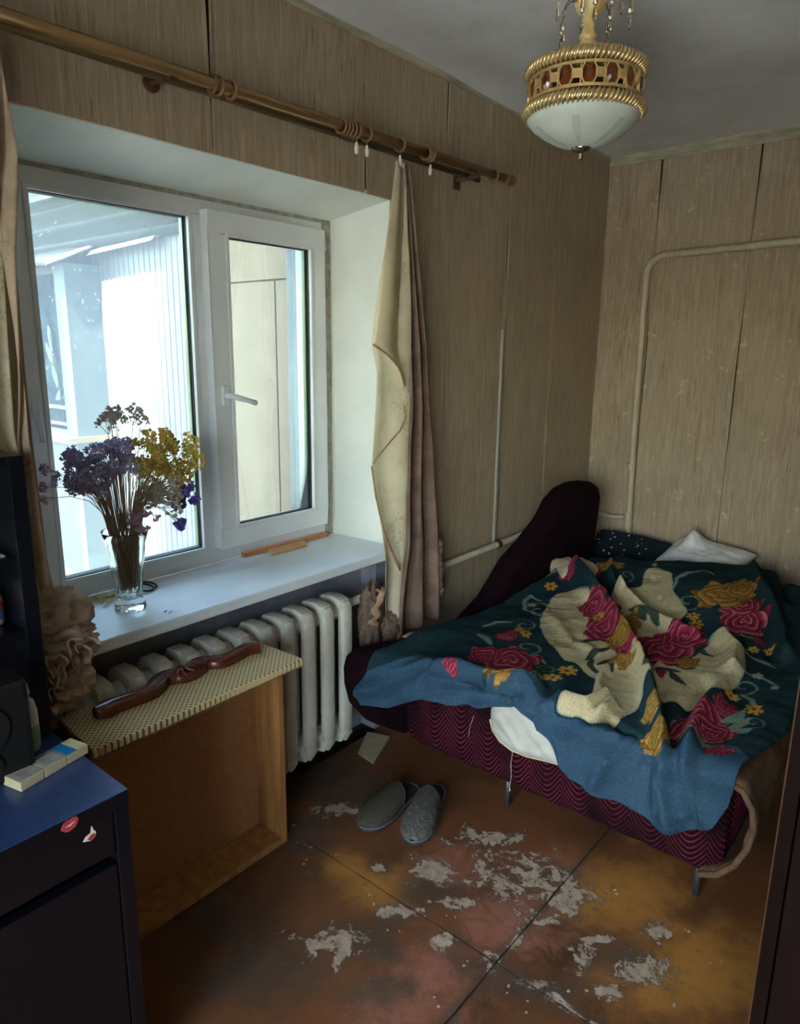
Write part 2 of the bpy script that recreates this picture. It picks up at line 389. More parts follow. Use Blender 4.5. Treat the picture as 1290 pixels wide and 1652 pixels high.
# flowers
M['purple'] = mat('dried_purple_statice', '#8d82ac', '#d0c6dc', (120, 120, 120), .95, .1)
M['mauve'] = mat('dried_mauve_statice', '#a07d96', '#c9aebf', (120, 120, 120), .95, .1)
M['violet'] = mat('dried_violet_statice', '#4b3c80', '#7460aa', (120, 120, 120), .95, .1)
M['yellow'] = mat('dried_yellow_statice', '#a58a38', '#d6bd6a', (120, 120, 120), .95, .1)
M['greyish'] = mat('dried_greyish_statice', '#a0968b', '#c4baac', (120, 120, 120), .95, .1)
M['stalk'] = mat('dried_brown_stalk', '#8b7158', '#a78b6d', (80, 80, 20), .9)
M['petal'] = mat('dry_straw_petal', '#b79c5c', '#cdb87e', (60, 60, 60), .9)
M['crumb'] = mat('paint_flakes', '#a89e8c', rough=.9)
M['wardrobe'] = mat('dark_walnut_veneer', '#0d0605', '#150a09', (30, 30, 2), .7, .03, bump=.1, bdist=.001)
M['wardrobe_edge'] = mat('walnut_edge_highlight', '#3a241b', rough=.7, spec=.1)  # lighter brown for the painted edge highlight
# outside
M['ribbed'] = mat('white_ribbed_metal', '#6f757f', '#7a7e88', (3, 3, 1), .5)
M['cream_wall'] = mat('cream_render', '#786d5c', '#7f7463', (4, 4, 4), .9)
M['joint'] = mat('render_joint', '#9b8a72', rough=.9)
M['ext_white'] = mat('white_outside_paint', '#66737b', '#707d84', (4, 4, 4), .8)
M['roofing'] = mat('grey_green_roofing', '#333d3f', '#424c49', (2, 12, 12), .7)
M['fascia'] = mat('slate_blue_fascia', '#2a3340', '#374152', (4, 4, 12), .6)
M['canopy'] = mat('pale_corrugated_sheet', '#676a70', '#76787d', (6, 6, 6), .6)
M['ground'] = mat('pale_concrete', '#8a846f', '#989280', (3, 3, 3), .9)
M['bounce_terrace'] = mat('pale_bounce_terrace', '#c1beb6', '#cecbc3', (3, 3, 3), .9)  # stone of the paving added to throw light indoors
M['ledge'] = mat('sandy_ledge', '#a08c6e', rough=.9)
M['win_frame'] = mat('brown_grey_window_frame', '#6d625e', rough=.6)
m, t = newmat('dark_glass_painted_reflections', .4, .0); n = t.noise(t.coord((4, 4, 4)), 1, 4)
t.l.new(t.ramp(n, [(.4, '#16222d'), (.6, '#30464f')]), t.bsdf.inputs['Base Color']); M['dark_glass'] = m  # blue-grey mottling stands in for reflections on the bay glass
M['bay_glass'] = M['dark_glass']
M['leafgreen'] = mat('house_plant_leaf', '#26392f', '#3d5444', (20, 20, 20), .5)
M['facade'] = mat('grey_render', '#b4aea2', '#c2bcb0', (2, 2, 2), .9)

# ================================================================== THE ROOM
XR, YF, YB, ZC = 2.75, -.7, 4.056, 2.682

def struct(name, mb, mt, **kw):
    o = mb.obj(name, mt, **kw); o['kind'] = 'structure'; return o

# unseen slab added above the fill door to keep direct sun out
struct('sun_block_slab', MB().box(.2, 2.95, -2.6, YF - .2, 2.42, 2.56), M['facade'])
struct('bounce_terrace', MB().box(-.2, 9, -14, YF - .2, -.3, -.06), M['bounce_terrace'])  # unseen pale paving added to bounce sunlight up to the ceiling

# ---- floor: a sub-floor with four painted hardboard sheets, open joints between them
floor = struct('floor', MB().box(0, XR, YF, YB, -.12, -.006), M['gap'])
FE = dict(
    pale=[(0.6767, 1.1722, 0.0789, 0.0675, 0.0481, -0.0482), (0.9291, 1.7366, 0.1196, 0.1028, 0.0620, -0.1048), (1.0759, 1.7455, 0.0865, 0.0742, 0.0356, -0.0690), (1.3634, 1.6520, 0.0639, 0.0546, 0.0228, -0.0582), (1.2295, 1.5743, 0.0310, 0.0265, 0.0236, -0.0490), (0.2663, 1.5992, 0.0743, 0.0642, 0.0274, -0.0277), (1.3516, 1.8072, 0.0354, 0.0303, 0.0099, -0.0268),
          (0.7660, 1.8278, 0.1060, 0.0913, 0.0275, -0.0428), (0.7161, 1.5788, 0.0691, 0.0594, 0.0334, -0.0441), (0.5750, 1.4758, 0.0301, 0.0259, 0.0148, -0.0167), (1.0890, 1.6240, 0.0550, 0.0471, 0.0056, -0.0103), (1.2254, 1.6616, 0.0455, 0.0390, 0.0057, -0.0123), (0.9047, 1.3730, 0.0397, 0.0340, 0.0229, -0.0310), (0.8445, 1.5175, 0.0568, 0.0487, 0.0172, -0.0241), (1.3296, 1.5286, 0.0320, 0.0273, 0.0122, -0.0279), (1.1793, 1.4243, 0.0297, 0.0254, 0.0092, -0.0166), (0.7332, 1.3742, 0.0696, 0.0597, 0.0153, -0.0182)],
    pink=[(0.9462, 1.2750, 0.1069, 0.0914, 0.0820, -0.1083), (1.0090, 1.5494, 0.1301, 0.1115, 0.0724, -0.1188), (0.9355, 1.1337, 0.0834, 0.0712, 0.0559, -0.0664), (0.7379, 1.6159, 0.0907, 0.0780, 0.0663, -0.0906), (1.0107, 1.8504, 0.0912, 0.0784, 0.0400, -0.0766)],
    dirt=[(0.5703, 0.9538, 0.1498, 0.1280, 0.0924, -0.0732), (0.2543, 1.4160, 0.0962, 0.0829, 0.0859, -0.0778), (0.7528, 1.2429, 0.0924, 0.0790, 0.0716, -0.0794), (0.3230, 0.9918, 0.1229, 0.1054, 0.1374, -0.0967), (0.8826, 1.1468, 0.0732, 0.0625, 0.0478, -0.0549), (1.0235, 1.3667, 0.0509, 0.0435, 0.0275, -0.0412), (1.1715, 1.4056, 0.0986, 0.0842, 0.0240, -0.0424), (0.7578, 1.4925, 0.0865, 0.0742, 0.0373, -0.0484), (0.9938, 1.7994, 0.0900, 0.0774, 0.0267, -0.0492), (1.3136, 1.6677, 0.0784, 0.0671, 0.0216, -0.0520), (0.0992, 1.6838, 0.2157, 0.1868, 0.1161, -0.1125), (0.9680, 1.3586, 0.0336, 0.0287, 0.0305, -0.0433)],
    ochre=[(1.4580, 1.7381, 0.1669, 0.1427, 0.0605, -0.1843), (0.6290, 1.4089, 0.0813, 0.0698, 0.0687, -0.0776), (1.2067, 1.8778, 0.1746, 0.1498, 0.0631, -0.1487), (0.4967, 1.4085, 0.0602, 0.0517, 0.0582, -0.0603)])

m, t = newmat('worn_painted_floor', .5, .4)
at = t.node('Attribute', attribute_name='wear'); se = t.node('SeparateColor'); t.l.new(at.outputs['Color'], se.inputs[0])
pale, pink, dirt, ochre = se.outputs[0], se.outputs[1], se.outputs[2], at.outputs['Alpha']
nA = t.noise(t.coord((9, 9, 9)), 1, 8, .72); nB = t.noise(t.coord((34, 34, 34), loc=(2, 7, 0)), 1, 6, .7, .6); nC = t.noise(t.coord((3, 3, 3), loc=(9, 1, 0)), 1, 5, .6)
nE = t.noise(t.coord((13, 13, 13), loc=(5, 2, 0)), 1, 9, .75, .8)
nD = t.noise(t.coord((120, 120, 120)), 1, 3)
c = t.ramp(nC, [(.3, '#4d3220'), (.5, '#6a4329'), (.7, '#77492c')])
c = t.mix(t.step(t.math('ADD', t.math('MULTIPLY', ochre, .8), t.math('MULTIPLY', t.step(nA, .25, .75), .6)), .4, 1.2), c, '#a87436')
c = t.mix(t.step(t.math('ADD', t.math('MULTIPLY', pink, .8), t.math('MULTIPLY', t.step(nE, .25, .75), .7)), .5, 1.25), c, '#96604f')
c = t.mix(t.math('MULTIPLY', t.step(nA, .56, .68), .35), c, '#8d4f30')
c = t.mix(t.math('MULTIPLY', t.step(t.math('ADD', t.math('MULTIPLY', dirt, .7), t.math('MULTIPLY', t.step(nA, .25, .75), .7)), .45, 1.15), .8), c, '#473f36')
ed = t.math('ADD', t.math('MULTIPLY', pale, .52), t.math('ADD', t.math('MULTIPLY', t.step(nE, .25, .75), .62), t.math('MULTIPLY', t.step(nB, .25, .75), .34)))
rim = t.math('MULTIPLY', t.step(ed, .72, .80), t.math('SUBTRACT', 1, t.step(ed, .86, .93)))
c = t.mix(t.math('MULTIPLY', rim, .6), c, '#544b48')
c = t.mix(t.step(ed, .85, .92), c, t.ramp(nB, [(.35, '#8d7a68'), (.6, '#b3a08c')]))
c = t.mix(t.math('MULTIPLY', t.step(nD, .66, .72), t.step(nB, .5, .56)), c, '#3f352c')
t.l.new(c, t.bsdf.inputs['Base Color'])
t.l.new(t.ramp(nA, [(.35, .34), (.65, .62)]), t.bsdf.inputs['Roughness'])
t.bump(t.math('ADD', t.math('MULTIPLY', t.step(ed, .8, .9), -.6), t.math('MULTIPLY', nB, .5)), .5, .004)
M['floor'] = m

def floor_sheet(x0, x1, y0, y1, sx, sy):
    d = .014; nx, ny = max(2, int((x1 - x0) / d)), max(2, int((y1 - y0) / d))
    gx, gy = np.meshgrid(np.linspace(x0, x1, nx + 1), np.linspace(y0, y1, ny + 1))
    X, Y = gx.ravel(), gy.ravel()
    ch = []
    for k in ('pale', 'pink', 'dirt', 'ochre'):
        acc = np.zeros(len(X))
        for (cx, cy, ax, ay, bx, by) in FE[k]:
            D = ax * by - ay * bx; u = ((X - cx) * by - (Y - cy) * bx) / D; v = (-(X - cx) * ay + (Y - cy) * ax) / D
            acc = np.maximum(acc, np.exp(-(u * u + v * v) * .75))
        if k == 'dirt':      # grime and chipping along the joints
            acc = np.maximum(acc, .8 * np.exp(-((Y - 1.41) / .02) ** 2) * (X > .9)); acc = np.maximum(acc, .8 * np.exp(-((X - 1.055) / .02) ** 2) * (Y > 1.05))
        if k == 'pale':
            acc = np.maximum(acc, .62 * np.exp(-((Y - 1.41) / .028) ** 2) * (X > 1.0)); acc = np.maximum(acc, .62 * np.exp(-((X - 1.055) / .026) ** 2) * (Y > 1.3) * (Y < 1.9))
        ch.append(acc)
    v = []
    for x, y in zip(X, Y):
        z = 0.0; dx = dy = 0
        if abs(x - 1.055) < .03: dx = sx * (-.0018 - .004 * max(0, N3(x * 9, y * 14, 1 + sx))) * (1 - abs(x - 1.055) / .03); z = .0025 * max(0, N3(y * 6, 3, sx))
        if abs(y - 1.41) < .03: dy = sy * (-.0018 - .004 * max(0, N3(x * 14, y * 9, 4 + sy))) * (1 - abs(y - 1.41) / .03); z = max(z, .0025 * max(0, N3(x * 6, 8, sy)))
        v.append((x + dx, y + dy, z))
    q = nx + 1
    f = [(j * q + i, j * q + i + 1, (j + 1) * q + i + 1, (j + 1) * q + i) for j in range(ny) for i in range(nx)]
    # rim going down to the sub-floor
    def low(i): v.append((v[i][0], v[i][1], -.006)); return len(v) - 1
    ring = [i for i in range(q)] + [j * q + nx for j in range(1, ny + 1)] + [ny * q + i for i in range(nx - 1, -1, -1)] + [j * q for j in range(ny - 1, 0, -1)]
    lo = [low(i) for i in ring]; R_ = len(ring)
    f += [(ring[k], lo[k], lo[(k + 1) % R_], ring[(k + 1) % R_]) for k in range(R_)]
    me = bpy.data.meshes.new('floor_sheet'); me.from_pydata(v, [], f)
    a = me.color_attributes.new('wear', 'FLOAT_COLOR', 'POINT')
    arr = np.zeros((len(v), 4), np.float32)
    for k in range(4): arr[:len(X), k] = ch[k]
    a.data.foreach_set('color', arr.ravel()); me.update()
    return put('floor_sheet', me, M['floor'], floor)

floor_sheet(0, 1.055, 1.41, YB, 1, -1); floor_sheet(1.055, XR, 1.41, YB, -1, -1)
floor_sheet(0, 1.055, YF, 1.41, 1, 1); floor_sheet(1.055, XR, YF, 1.41, -1, 1)

# ---- window wall
OY0, OY1, OZ0, OZ1 = .78, 2.166, .79, 2.166
w = MB().box(-.53, -.003, YF - .2, OY0, -.12, ZC + .2).box(-.53, -.003, OY1, YB + .2, -.12, ZC + .2)
w.box(-.53, -.003, OY0, OY1, OZ1, ZC + .2).box(-.53, -.09, OY0, OY1, -.12, OZ0)
wall_left = struct('wall_left', w, M['gap'])
low = MB().box(-.09, -.003, OY0, .80, 0, OZ0).box(-.09, -.003, 2.10, OY1, 0, OZ0).box(-.092, -.085, .80, 2.10, 0, OZ0)
low.obj('niche_plaster', M['plaster_low'], wall_left)
rv = MB()
rv.hexa([(-.30, OY0, 2.118), (0.001, OY0, 2.166), (0.001, OY0, 2.18), (-.30, OY0, 2.18)], [(-.30, OY1, 2.118), (0.001, OY1, 2.166), (0.001, OY1, 2.18), (-.30, OY1, 2.18)])
rv.obj('soffit', M['white_plaster'], wall_left)
MB().hexa([(-.30, 2.143, .80), (.001, 2.163, .80), (.001, 2.18, .80), (-.30, 2.18, .80)], [(-.30, 2.143, 2.17), (.001, 2.163, 2.17), (.001, 2.18, 2.17), (-.30, 2.18, 2.17)]).obj('window_reveal', M['white_plaster'], wall_left)
MB().hexa([(-.30, .77, .80), (.001, .77, .80), (.001, .782, .80), (-.30, .80, .80)], [(-.30, .77, 2.17), (.001, .77, 2.17), (.001, .782, 2.17), (-.30, .80, 2.17)]).obj('window_reveal', M['white_plaster'], wall_left)
# outer reveal, in front of the outside face
MB().box(-.53, -.37, 2.115, 2.17, .78, 2.17).box(-.53, -.37, .76, .80, .78, 2.17).box(-.53, -.37, .78, 2.17, 2.12, 2.17).obj('outer_reveal', M['ext_white'], wall_left)

def strip(axis, a, b, z0, z1, mt, parent, seed, th=.005, gap=.0034, ragged=False, sign=1):
    n = 40; L = []; R_ = []
    for i in range(n + 1):
        z = lerp(z0, z1, i / n)
        g0 = gap * (.25 + 1.9 * max(0, N3(seed, z * 1.7, 0) + .25)); g1 = gap * (.25 + 1.9 * max(0, N3(seed + 1, z * 1.7, 0) + .25))
        w0 = .004 * N3(seed * 3.1, z * 2.2, 5); w1 = .004 * N3((seed + 1) * 3.1, z * 2.2, 5)
        L.append((a + g0 + w0, z)); R_.append((b - g1 + w1, z))
    mb = MB(); v = []
    for (p, z), (q, _) in zip(L, R_):
        cols = [p, p + .012, lerp(p, q, .5), q - .012, q]
        lift0 = .006 * max(0, N3(seed, z * 3, 9)); lift1 = .006 * max(0, N3(seed + 1, z * 3, 9))
        h = [th + lift0, th, th, th, th + lift1]
        zz = z
        for k, (y, d) in enumerate(zip(cols, h)):
            if ragged and z == z0: zz = z + .006 * N3(y * 17, seed, 2)
            v.append((d, y, zz) if axis == 'x' else (y, YB - d, zz))
    w_ = 5
    f = [(j * w_ + i, j * w_ + i + 1, (j + 1) * w_ + i + 1, (j + 1) * w_ + i) for j in range(n) for i in range(w_ - 1)]
    m0 = len(v)
    for (p, z), (q, _) in zip(L, R_):
        v += [(-.003, p, z), (-.003, q, z)] if axis == 'x' else [(p, YB + .003, z), (q, YB + .003, z)]
    for j in range(n):
        f += [(j * w_, (j + 1) * w_, m0 + 2 * j + 2, m0 + 2 * j), (j * w_ + 4, m0 + 2 * j + 1, m0 + 2 * j + 3, (j + 1) * w_ + 4)]
    mb.add(v, f); return mb.obj('wallpaper_strip', mt, parent)

ys = [YF, -.2, .3, .79, 1.372, 2.028, 2.514, 3.01, 3.476, YB]
for k in range(len(ys) - 1):
    a, b = ys[k], ys[k + 1]
    if b <= .8: strip('x', a, b, 0, ZC, M['paper_l'], wall_left, k, gap=.0062)
    elif a >= 2.5: strip('x', a, b, 0, ZC, M['paper_l'], wall_left, k, gap=.0062)
    else: strip('x', a, min(b, 2.514), OZ1 + .002, ZC, M['paper_l'], wall_left, k, gap=.0062, ragged=True)
    if abs(a - 2.028) < .01: strip('x', OY1 + .002, 2.514, 0, OZ1 + .002, M['paper_l'], wall_left, 5.0, gap=.0008)

# ---- back wall, and the two walls behind the camera
wall_back = struct('wall_back', MB().box(-.53, XR + .2, YB + .003, YB + .3, -.12, ZC + .2), M['gap'])
xs = [0.0, .298, .79, 1.28, 1.77, 2.26, XR]
for k in range(len(xs) - 1): strip('y', xs[k], xs[k + 1], 0, ZC, M['paper_b'], wall_back, 20 + k, gap=.0032)
struct('wall_right', MB().box(XR, XR + .2, YF - .2, YB + .2, -.12, ZC + .2), M['other_wall'])
# wall behind the camera: a wide glazed door, unseen and added to fill the room with daylight
DX0, DX1, DZ1 = .75, 2.55, 2.25
struct('wall_front', MB().box(-.53, DX0, YF - .2, YF, -.12, ZC + .2).box(DX1, XR + .2, YF - .2, YF, -.12, ZC + .2).box(DX0, DX1, YF - .2, YF, DZ1, ZC + .2).box(DX0, DX1, YF - .2, YF, -.12, .08), M['other_wall'])
door = MB()
for (a, b, c, d) in ((DX0, DX1, .08, .2), (DX0, DX1, DZ1 - .07, DZ1), (DX0, DX0 + .07, .2, DZ1 - .07), (DX1 - .07, DX1, .2, DZ1 - .07), (1.60, 1.70, .2, DZ1 - .07)):
    door.box(a, b, YF - .13, YF - .06, c, d)
fill_door = struct('added_fill_door', door, M['pvc'], bevel=.004)
MB().box(DX0 + .06, DX1 - .06, YF - .1, YF - .095, .19, DZ1 - .06).obj('fill_door_pane', M['glass'], fill_door)

def ceil_fn(u, v):
    x, y = lerp(0, XR, u), lerp(YF, YB, v)
    z = ZC + .012 * N3(x * 1.5, y * 1.2, 3) - .012 * math.exp(-((x - .28) / .10) ** 2) - .014 * math.exp(-(x / .07) ** 2)
    return (x, y, z)
cb = MB().grid(ceil_fn, 60, 60); cb.box(-.53, XR + .2, YF - .2, YB + .3, ZC + .04, ZC + .25)
struct('ceiling', cb, M['ceiling'], smooth=True)
pr_ = [(0, 2.655), (.012, 2.655), (.014, 2.662), (.03, 2.672), (.034, 2.69), (0, 2.69)]
struct('trim_1', MB().prism([(p, q) for p, q in pr_], 'y', YF, YB), M['cornice'])
pr_ = [(YB, 2.628), (YB - .014, 2.628), (YB - .016, 2.64), (YB - .02, 2.655), (YB - .034, 2.665), (YB - .04, 2.69), (YB, 2.69)]
struct('trim_2', MB().prism(pr_, 'x', 0, XR), M['cornice'])
# the tall facade of the block this room belongs to, above and beside the room
struct('wall_facade', MB().box(-.53, -.2, -24, YB - .1, ZC + .26, 37).box(-.53, -.2, -24, YF - .22, -1, ZC + .26), M['facade'])

# ================================================================== WINDOW
win = thing('window_1', 'white plastic double-glazed window with one fixed and one opening light', 'window', (-.33, 1.47, .83), kind='structure')
del win['category']; del win['label']
XF = -.30
fr = MB()
fr.box(-.37, XF, .80, 2.143, .828, .885).box(-.37, XF, .80, 2.143, 2.058, 2.12)
fr.box(-.37, XF, .80, .955, .885, 2.058).box(-.37, XF, 1.492, 1.54, .885, 2.058).box(-.37, XF, 2.02, 2.143, .885, 2.058)
fr.obj('window_frame', M['pvc'], win, bevel=.004)
gb = MB()    # glazing bead of the fixed light
def ring(mb, x0, x1, y0, y1, z0, z1, t, m=0):
    mb.box(x0, x1, y0, y1, z0, z0 + t, m).box(x0, x1, y0, y1, z1 - t, z1, m).box(x0, x1, y0, y0 + t, z0 + t, z1 - t, m).box(x0, x1, y1 - t, y1, z0 + t, z1 - t, m)
    return mb
ring(gb, -.345, XF + .004, .952, 1.495, .882, 2.06, .014).obj('glazing_bead', M['pvc'], win, bevel=.002)
ring(MB(), -.35, XF - .012, .962, 1.486, .892, 2.05, .006).obj('window_gasket', M['gasket'], win)
MB().box(-.347, -.3465, .96, 1.488, .89, 2.052).obj('window_pane', M['glass_dirty'], win)
MB().box(-.327, -.3265, .96, 1.488, .89, 2.052).obj('window_pane', M['glass_dirty'], win)
MB().box(-.345, -.329, 1.476, 1.482, .9, 2.045).obj('glass_spacer', M['seal_green'], win)
# left light: closing seam of the stile, and its handle
MB().box(XF - .001, XF + .007, .868, .946, .868, 2.073).obj('sash_stile', M['pvc'], win, bevel=.003)
# right sash standing proud
sash = ring(MB(), XF + .003, -.252, 1.526, 2.072, .888, 2.072, .074).obj('sash', M['pvc'], win, bevel=.004)
ring(MB(), -.29, -.247, 1.596, 2.002, .958, 2.002, .012).obj('sash_bead', M['pvc'], sash, bevel=.002)
ring(MB(), -.285, -.262, 1.606, 1.992, .968, 1.992, .005).obj('sash_gasket', M['gasket'], sash)
MB().box(-.295, -.2945, 1.604, 1.994, .966, 1.994).obj('sash_pane', M['glass'], sash)
MB().box(-.275, -.2745, 1.604, 1.994, .966, 1.994).obj('sash_pane', M['glass'], sash)
MB().box(-.293, -.277, 1.982, 1.988, .97, 1.99).obj('glass_spacer', M['seal_green'], sash)
def handle(y, z, x, ex, parent):
    mb = MB().box(x, x + .011, y - .015, y + .015, z - .035, z + .035)
    h = mb.obj('window_handle', M['pvc'], parent, bevel=.004)
    g = MB().tube([(x + .008, y, z), (x + .03, y, z), (x + .045, y, z)], .011, 12)
    g.tube([(x + .042, y - ex[0] * .05, z - ex[1] * .05), (x + .046, y + ex[0] * .3, z + ex[1] * .3), (x + .05, y + ex[0] * .7, z + ex[1] * .7), (x + .048, y + ex[0], z + ex[1])], [.011, .0105, .009, .0095], 10)
    g.obj('handle_lever', M['pvc'], parent, smooth=True)
handle(1.566, 1.452, -.252, (.10, -.028), win); handle(.905, 1.46, XF + .007, (.012, -.115), win)
sl = MB().box(-.302, .08, .78, 2.165, .792, .828)
sill = sl.obj('windowsill', M['sill'], win, bevel=.006, segs=3)
MB().box(-.31, -.295, 2.10, 2.15, .83, 2.13).box(-.31, -.297, .80, 2.15, 2.105, 2.135).obj('mortar_seam', M['silicone'], win)

# ================================================================== OUTSIDE
nb = thing('neighbour_building', 'neighbouring pale building wing with ribbed metal cladding seen through the window', 'building', (-5, 4.2, -.9))
cl = MB(); YW = 4.0; xa = -9.0; n_ = 0
pts = []
x = xa
while x < -3.6:
    pts += [(x, YW), (x + .055, YW), (x + .062, YW - .008), (x + .08, YW - .008), (x + .087, YW)]; x += .095
poly = pts + [(x, YW), (x, YW + .2), (xa, YW + .2)]
cl.prism(poly, 'z', -.9, 2.75); cl.obj('ribbed_cladding', M['ribbed'], nb)
for (a, b, c, d) in ((-3.595, -2.785, -.9, 2.15), (-2.77, -.54, -.9, 2.15), (-3.595, -.54, 2.165, 3.3)):
    MB().box(a, b, YW - .03, YW + .15, c, d).obj('render_panel', M['cream_wall'], nb, bevel=.004)
MB().box(-3.6, -.54, YW, YW + .2, -.9, 3.3).obj('panel_backing', M['joint'], nb)
# ledge, bay with its window
MB().box(-9, -5.58, 3.50, YW, .60, .66).obj('ledge', M['ledge'], nb)
bay = MB().box(-5.85, -5.62, 3.62, YW, .66, 2.44).box(-9, -5.85, 3.72, YW, .66, .74).obj('bay', M['ext_white'], nb)
MB().box(-9, -5.85, 3.78, 3.786, .74, 2.44).obj('bay_glass', M['bay_glass'], bay)
MB().box(-8.9, -5.83, 3.72, 3.78, .70, .77).box(-8.9, -5.83, 3.72, 3.78, 2.37, 2.44).box(-5.90, -5.83, 3.72, 3.78, .77, 2.37).box(-7.2, -7.13, 3.72, 3.78, .77, 2.37).box(-7.13, -5.90, 3.73, 3.77, .92, .96).obj('bay_window_frame', M['win_frame'], bay)
MB().box(-9, -5.60, 3.60, YW, -.9, .60).obj('bay_wall', M['ext_white'], nb)
# corrugated canopy sheet
def cor(u, v):
    y = lerp(4.0, 3.42, v); zz = lerp(2.66, 2.40, v) + .016 * math.sin(2 * PI * u * 44) + .03 * N3(u * 5, v, 3)
    return (lerp(-8.2, -5.55, u), y, zz)
MB().grid(cor, 352, 3).obj('canopy_sheet', M['canopy'], nb, solid=.006)
def cor2(u, v):
    y = lerp(4.0, 3.84, u); return (lerp(-5.6, -4.35, v), y, lerp(2.62, 2.53, u) + .012 * math.sin(u * 12) + .05 * v)
MB().grid(cor2, 40, 6).obj('canopy_sheet', M['canopy'], nb, solid=.006)
# eaves: roofing with long ridges, gutter, parapet
def roofing(u, v):
    return (lerp(-9.5, -3.62, u), lerp(3.96, 3.70, v) - .03 * math.sin(v * 2 * PI * 3), lerp(2.62, 3.08, v) + .02 * math.sin(v * 2 * PI * 3))
MB().grid(roofing, 4, 48).obj('roofing', M['roofing'], nb, smooth=True, solid=.01)
MB().box(-9.5, -3.7, 3.60, 3.66, 3.06, 3.10).obj('gutter', M['ext_white'], nb)
MB().box(-9.5, -3.7, 3.6, 3.66, 3.10, 3.34).obj('fascia', M['fascia'], nb)
for k in range(14):
    MB().box(-9.3 + k * .42, -9.14 + k * .42, 3.7, 3.8, 3.34, 3.62).obj('parapet_block', M['fascia'], nb)
struct('bay_shade_wall', MB().box(-12, -3.2, -11.5, -10.5, -1, 30), M['facade'])  # unseen wall added to keep the sun off the neighbour's bay
struct('ground_outside', MB().box(-30, -.53, -20, 12, -1.0, -.9), M['ground'])
pl = thing('house_plant', 'dark-leaved plant at the neighbouring bay window', 'plant', (-6.2, 3.75, .745))
lf = MB()
for k, (dx, dz, a) in enumerate(((-.02, .12, .5), (-.12, .32, 1.9), (-.2, .55, 2.1), (.06, .16, .9), (-.15, .72, 1.7))):
    ax = Vector((math.cos(a), 0, math.sin(a))); ay = Vector((-ax.z, 0, ax.x)); L_, w_ = .15, .05
    v = [Vector((-6.2 + dx, 3.752, .97 + dz)) + ax * (math.sin(q) * L_) + ay * (math.cos(q) * w_) for q in [i * PI / 6 for i in range(12)]]
    lf.add(v, [tuple(range(12))])
lf.tube([(-6.2, 3.752, .745), (-6.22, 3.752, 1.2), (-6.34, 3.752, 1.75)], .008, 6)
lf.obj('foliage', M['leafgreen'], pl)

# ================================================================== PIPES AND RADIATOR
t_ = thing('heating_riser', 'cream painted heating riser bending along the back wall above the bed', 'pipe', (.28, 4.0, 0))
px_, py_ = .288, 4.015
path = [(px_ + .015, py_, 0), (px_ + .012, py_, .6), (px_ - .004, py_, 1.2), (px_ - .011, py_, 2.03)]
path += [(px_ + .089 - .1 * math.cos(a), py_, 2.035 + .1 * math.sin(a)) for a in [i * PI / 16 for i in range(1, 9)]]
path += [(1.0, py_, 2.155), (XR, py_, 2.19)]
MB().tube(path, .0185, 14).obj('pipe_run', M['pipe'], t_, smooth=True)
MB().tube([(px_ - .004, py_, .95), (px_ - .004, py_, .99)], .0245, 14).obj('pipe_coupling', M['pipe'], t_, bevel=.002)
MB().tube([(px_ + .008, py_, .60), (px_ + .006, py_, .70)], .0235, 14).obj('pipe_coupling', M['pipe'], t_, bevel=.002)
MB().tube([(px_ - .02, py_, .665), (.2, py_, .655), (.09, py_ + .01, .662), (.04, 3.95, .66)], .0125, 10).obj('branch_pipe', M['pipe'], t_, smooth=True)
t_ = thing('heating_pipe', 'cream heating pipe running along the window wall from the radiator to the corner', 'pipe', (.04, 3, .65))
MB().tube([(.045, 1.83, .652), (.045, 2.1, .655), (.045, 2.6, .664), (.045, 3.2, .672), (.045, 3.98, .668)], .0165, 12).obj('pipe_run', M['pipe_white'], t_, smooth=True)
MB().tube([(.045, 2.955, .668), (.045, 2.985, .668)], .0215, 12).obj('pipe_clip', M['rust'], t_)
t_ = thing('cable_conduit', 'thin grey conduit running down the window wall to the pipe', 'conduit', (.02, 2.98, 1.1))
MB().box(.006, .018, 2.975, 2.993, .67, 1.72).obj('conduit_run', M['conduit'], t_, bevel=.003)

rad = thing('radiator', 'white cast iron radiator under the windowsill with chipped paint', 'radiator', (.05, 1.3, .1))
def rad_section():
    mb = MB(); hw = .027
    def col(x0, x1, z0, z1):
        xc, xr = (x0 + x1) / 2, (x1 - x0) / 2; pr = []
        rows = [(z0, .25), (z0 + .012, .55), (z0 + .035, .85), (z0 + .07, 1), (z1 - .05, 1), (z1 - .02, .9), (z1 - .004, .6), (z1, .25)]
        n = 14; v = []
        for z, k in rows:
            for j in range(n):
                a = 2 * PI * j / n; ca, sa = math.cos(a), math.sin(a)
                v.append((xc + xr * k * math.copysign(abs(ca) ** .6, ca), hw * k * math.copysign(abs(sa) ** .6, sa), z))
        f = [(i * n + j, i * n + (j + 1) % n, (i + 1) * n + (j + 1) % n, (i + 1) * n + j) for i in range(len(rows) - 1) for j in range(n)]
        f += [tuple(range(n))[::-1], tuple(range((len(rows) - 1) * n, len(rows) * n))]
        mb.add(v, f)
    col(.085, .122, .122, .700); col(-.02, .03, .14, .69)
    for z in (.175, .648):
        mb.tube([(.05, -.047, z), (.05, -.028, z), (.05, .028, z), (.05, .047, z)], [.034, .034, .034, .034], 14)
    # humped head and foot joining the two columns
    for zc, s_ in ((.66, 1), (.165, -1)):
        pr = [(-.02, zc - .02 * s_), (.10, zc - .02 * s_), (.118, zc + .012 * s_), (.10, zc + .043 * s_), (.06, zc + .052 * s_), (.0, zc + .046 * s_), (-.02, zc + .02 * s_)]
        mb.prism(pr, 'y', -.024, .024)
    return mb
sec = rad_section().obj('radiator_section', M['radiator'], rad, smooth=True, bevel=.004, local=True)
sec.location = (0 - .05, 1.808 - 1.3, -.1)
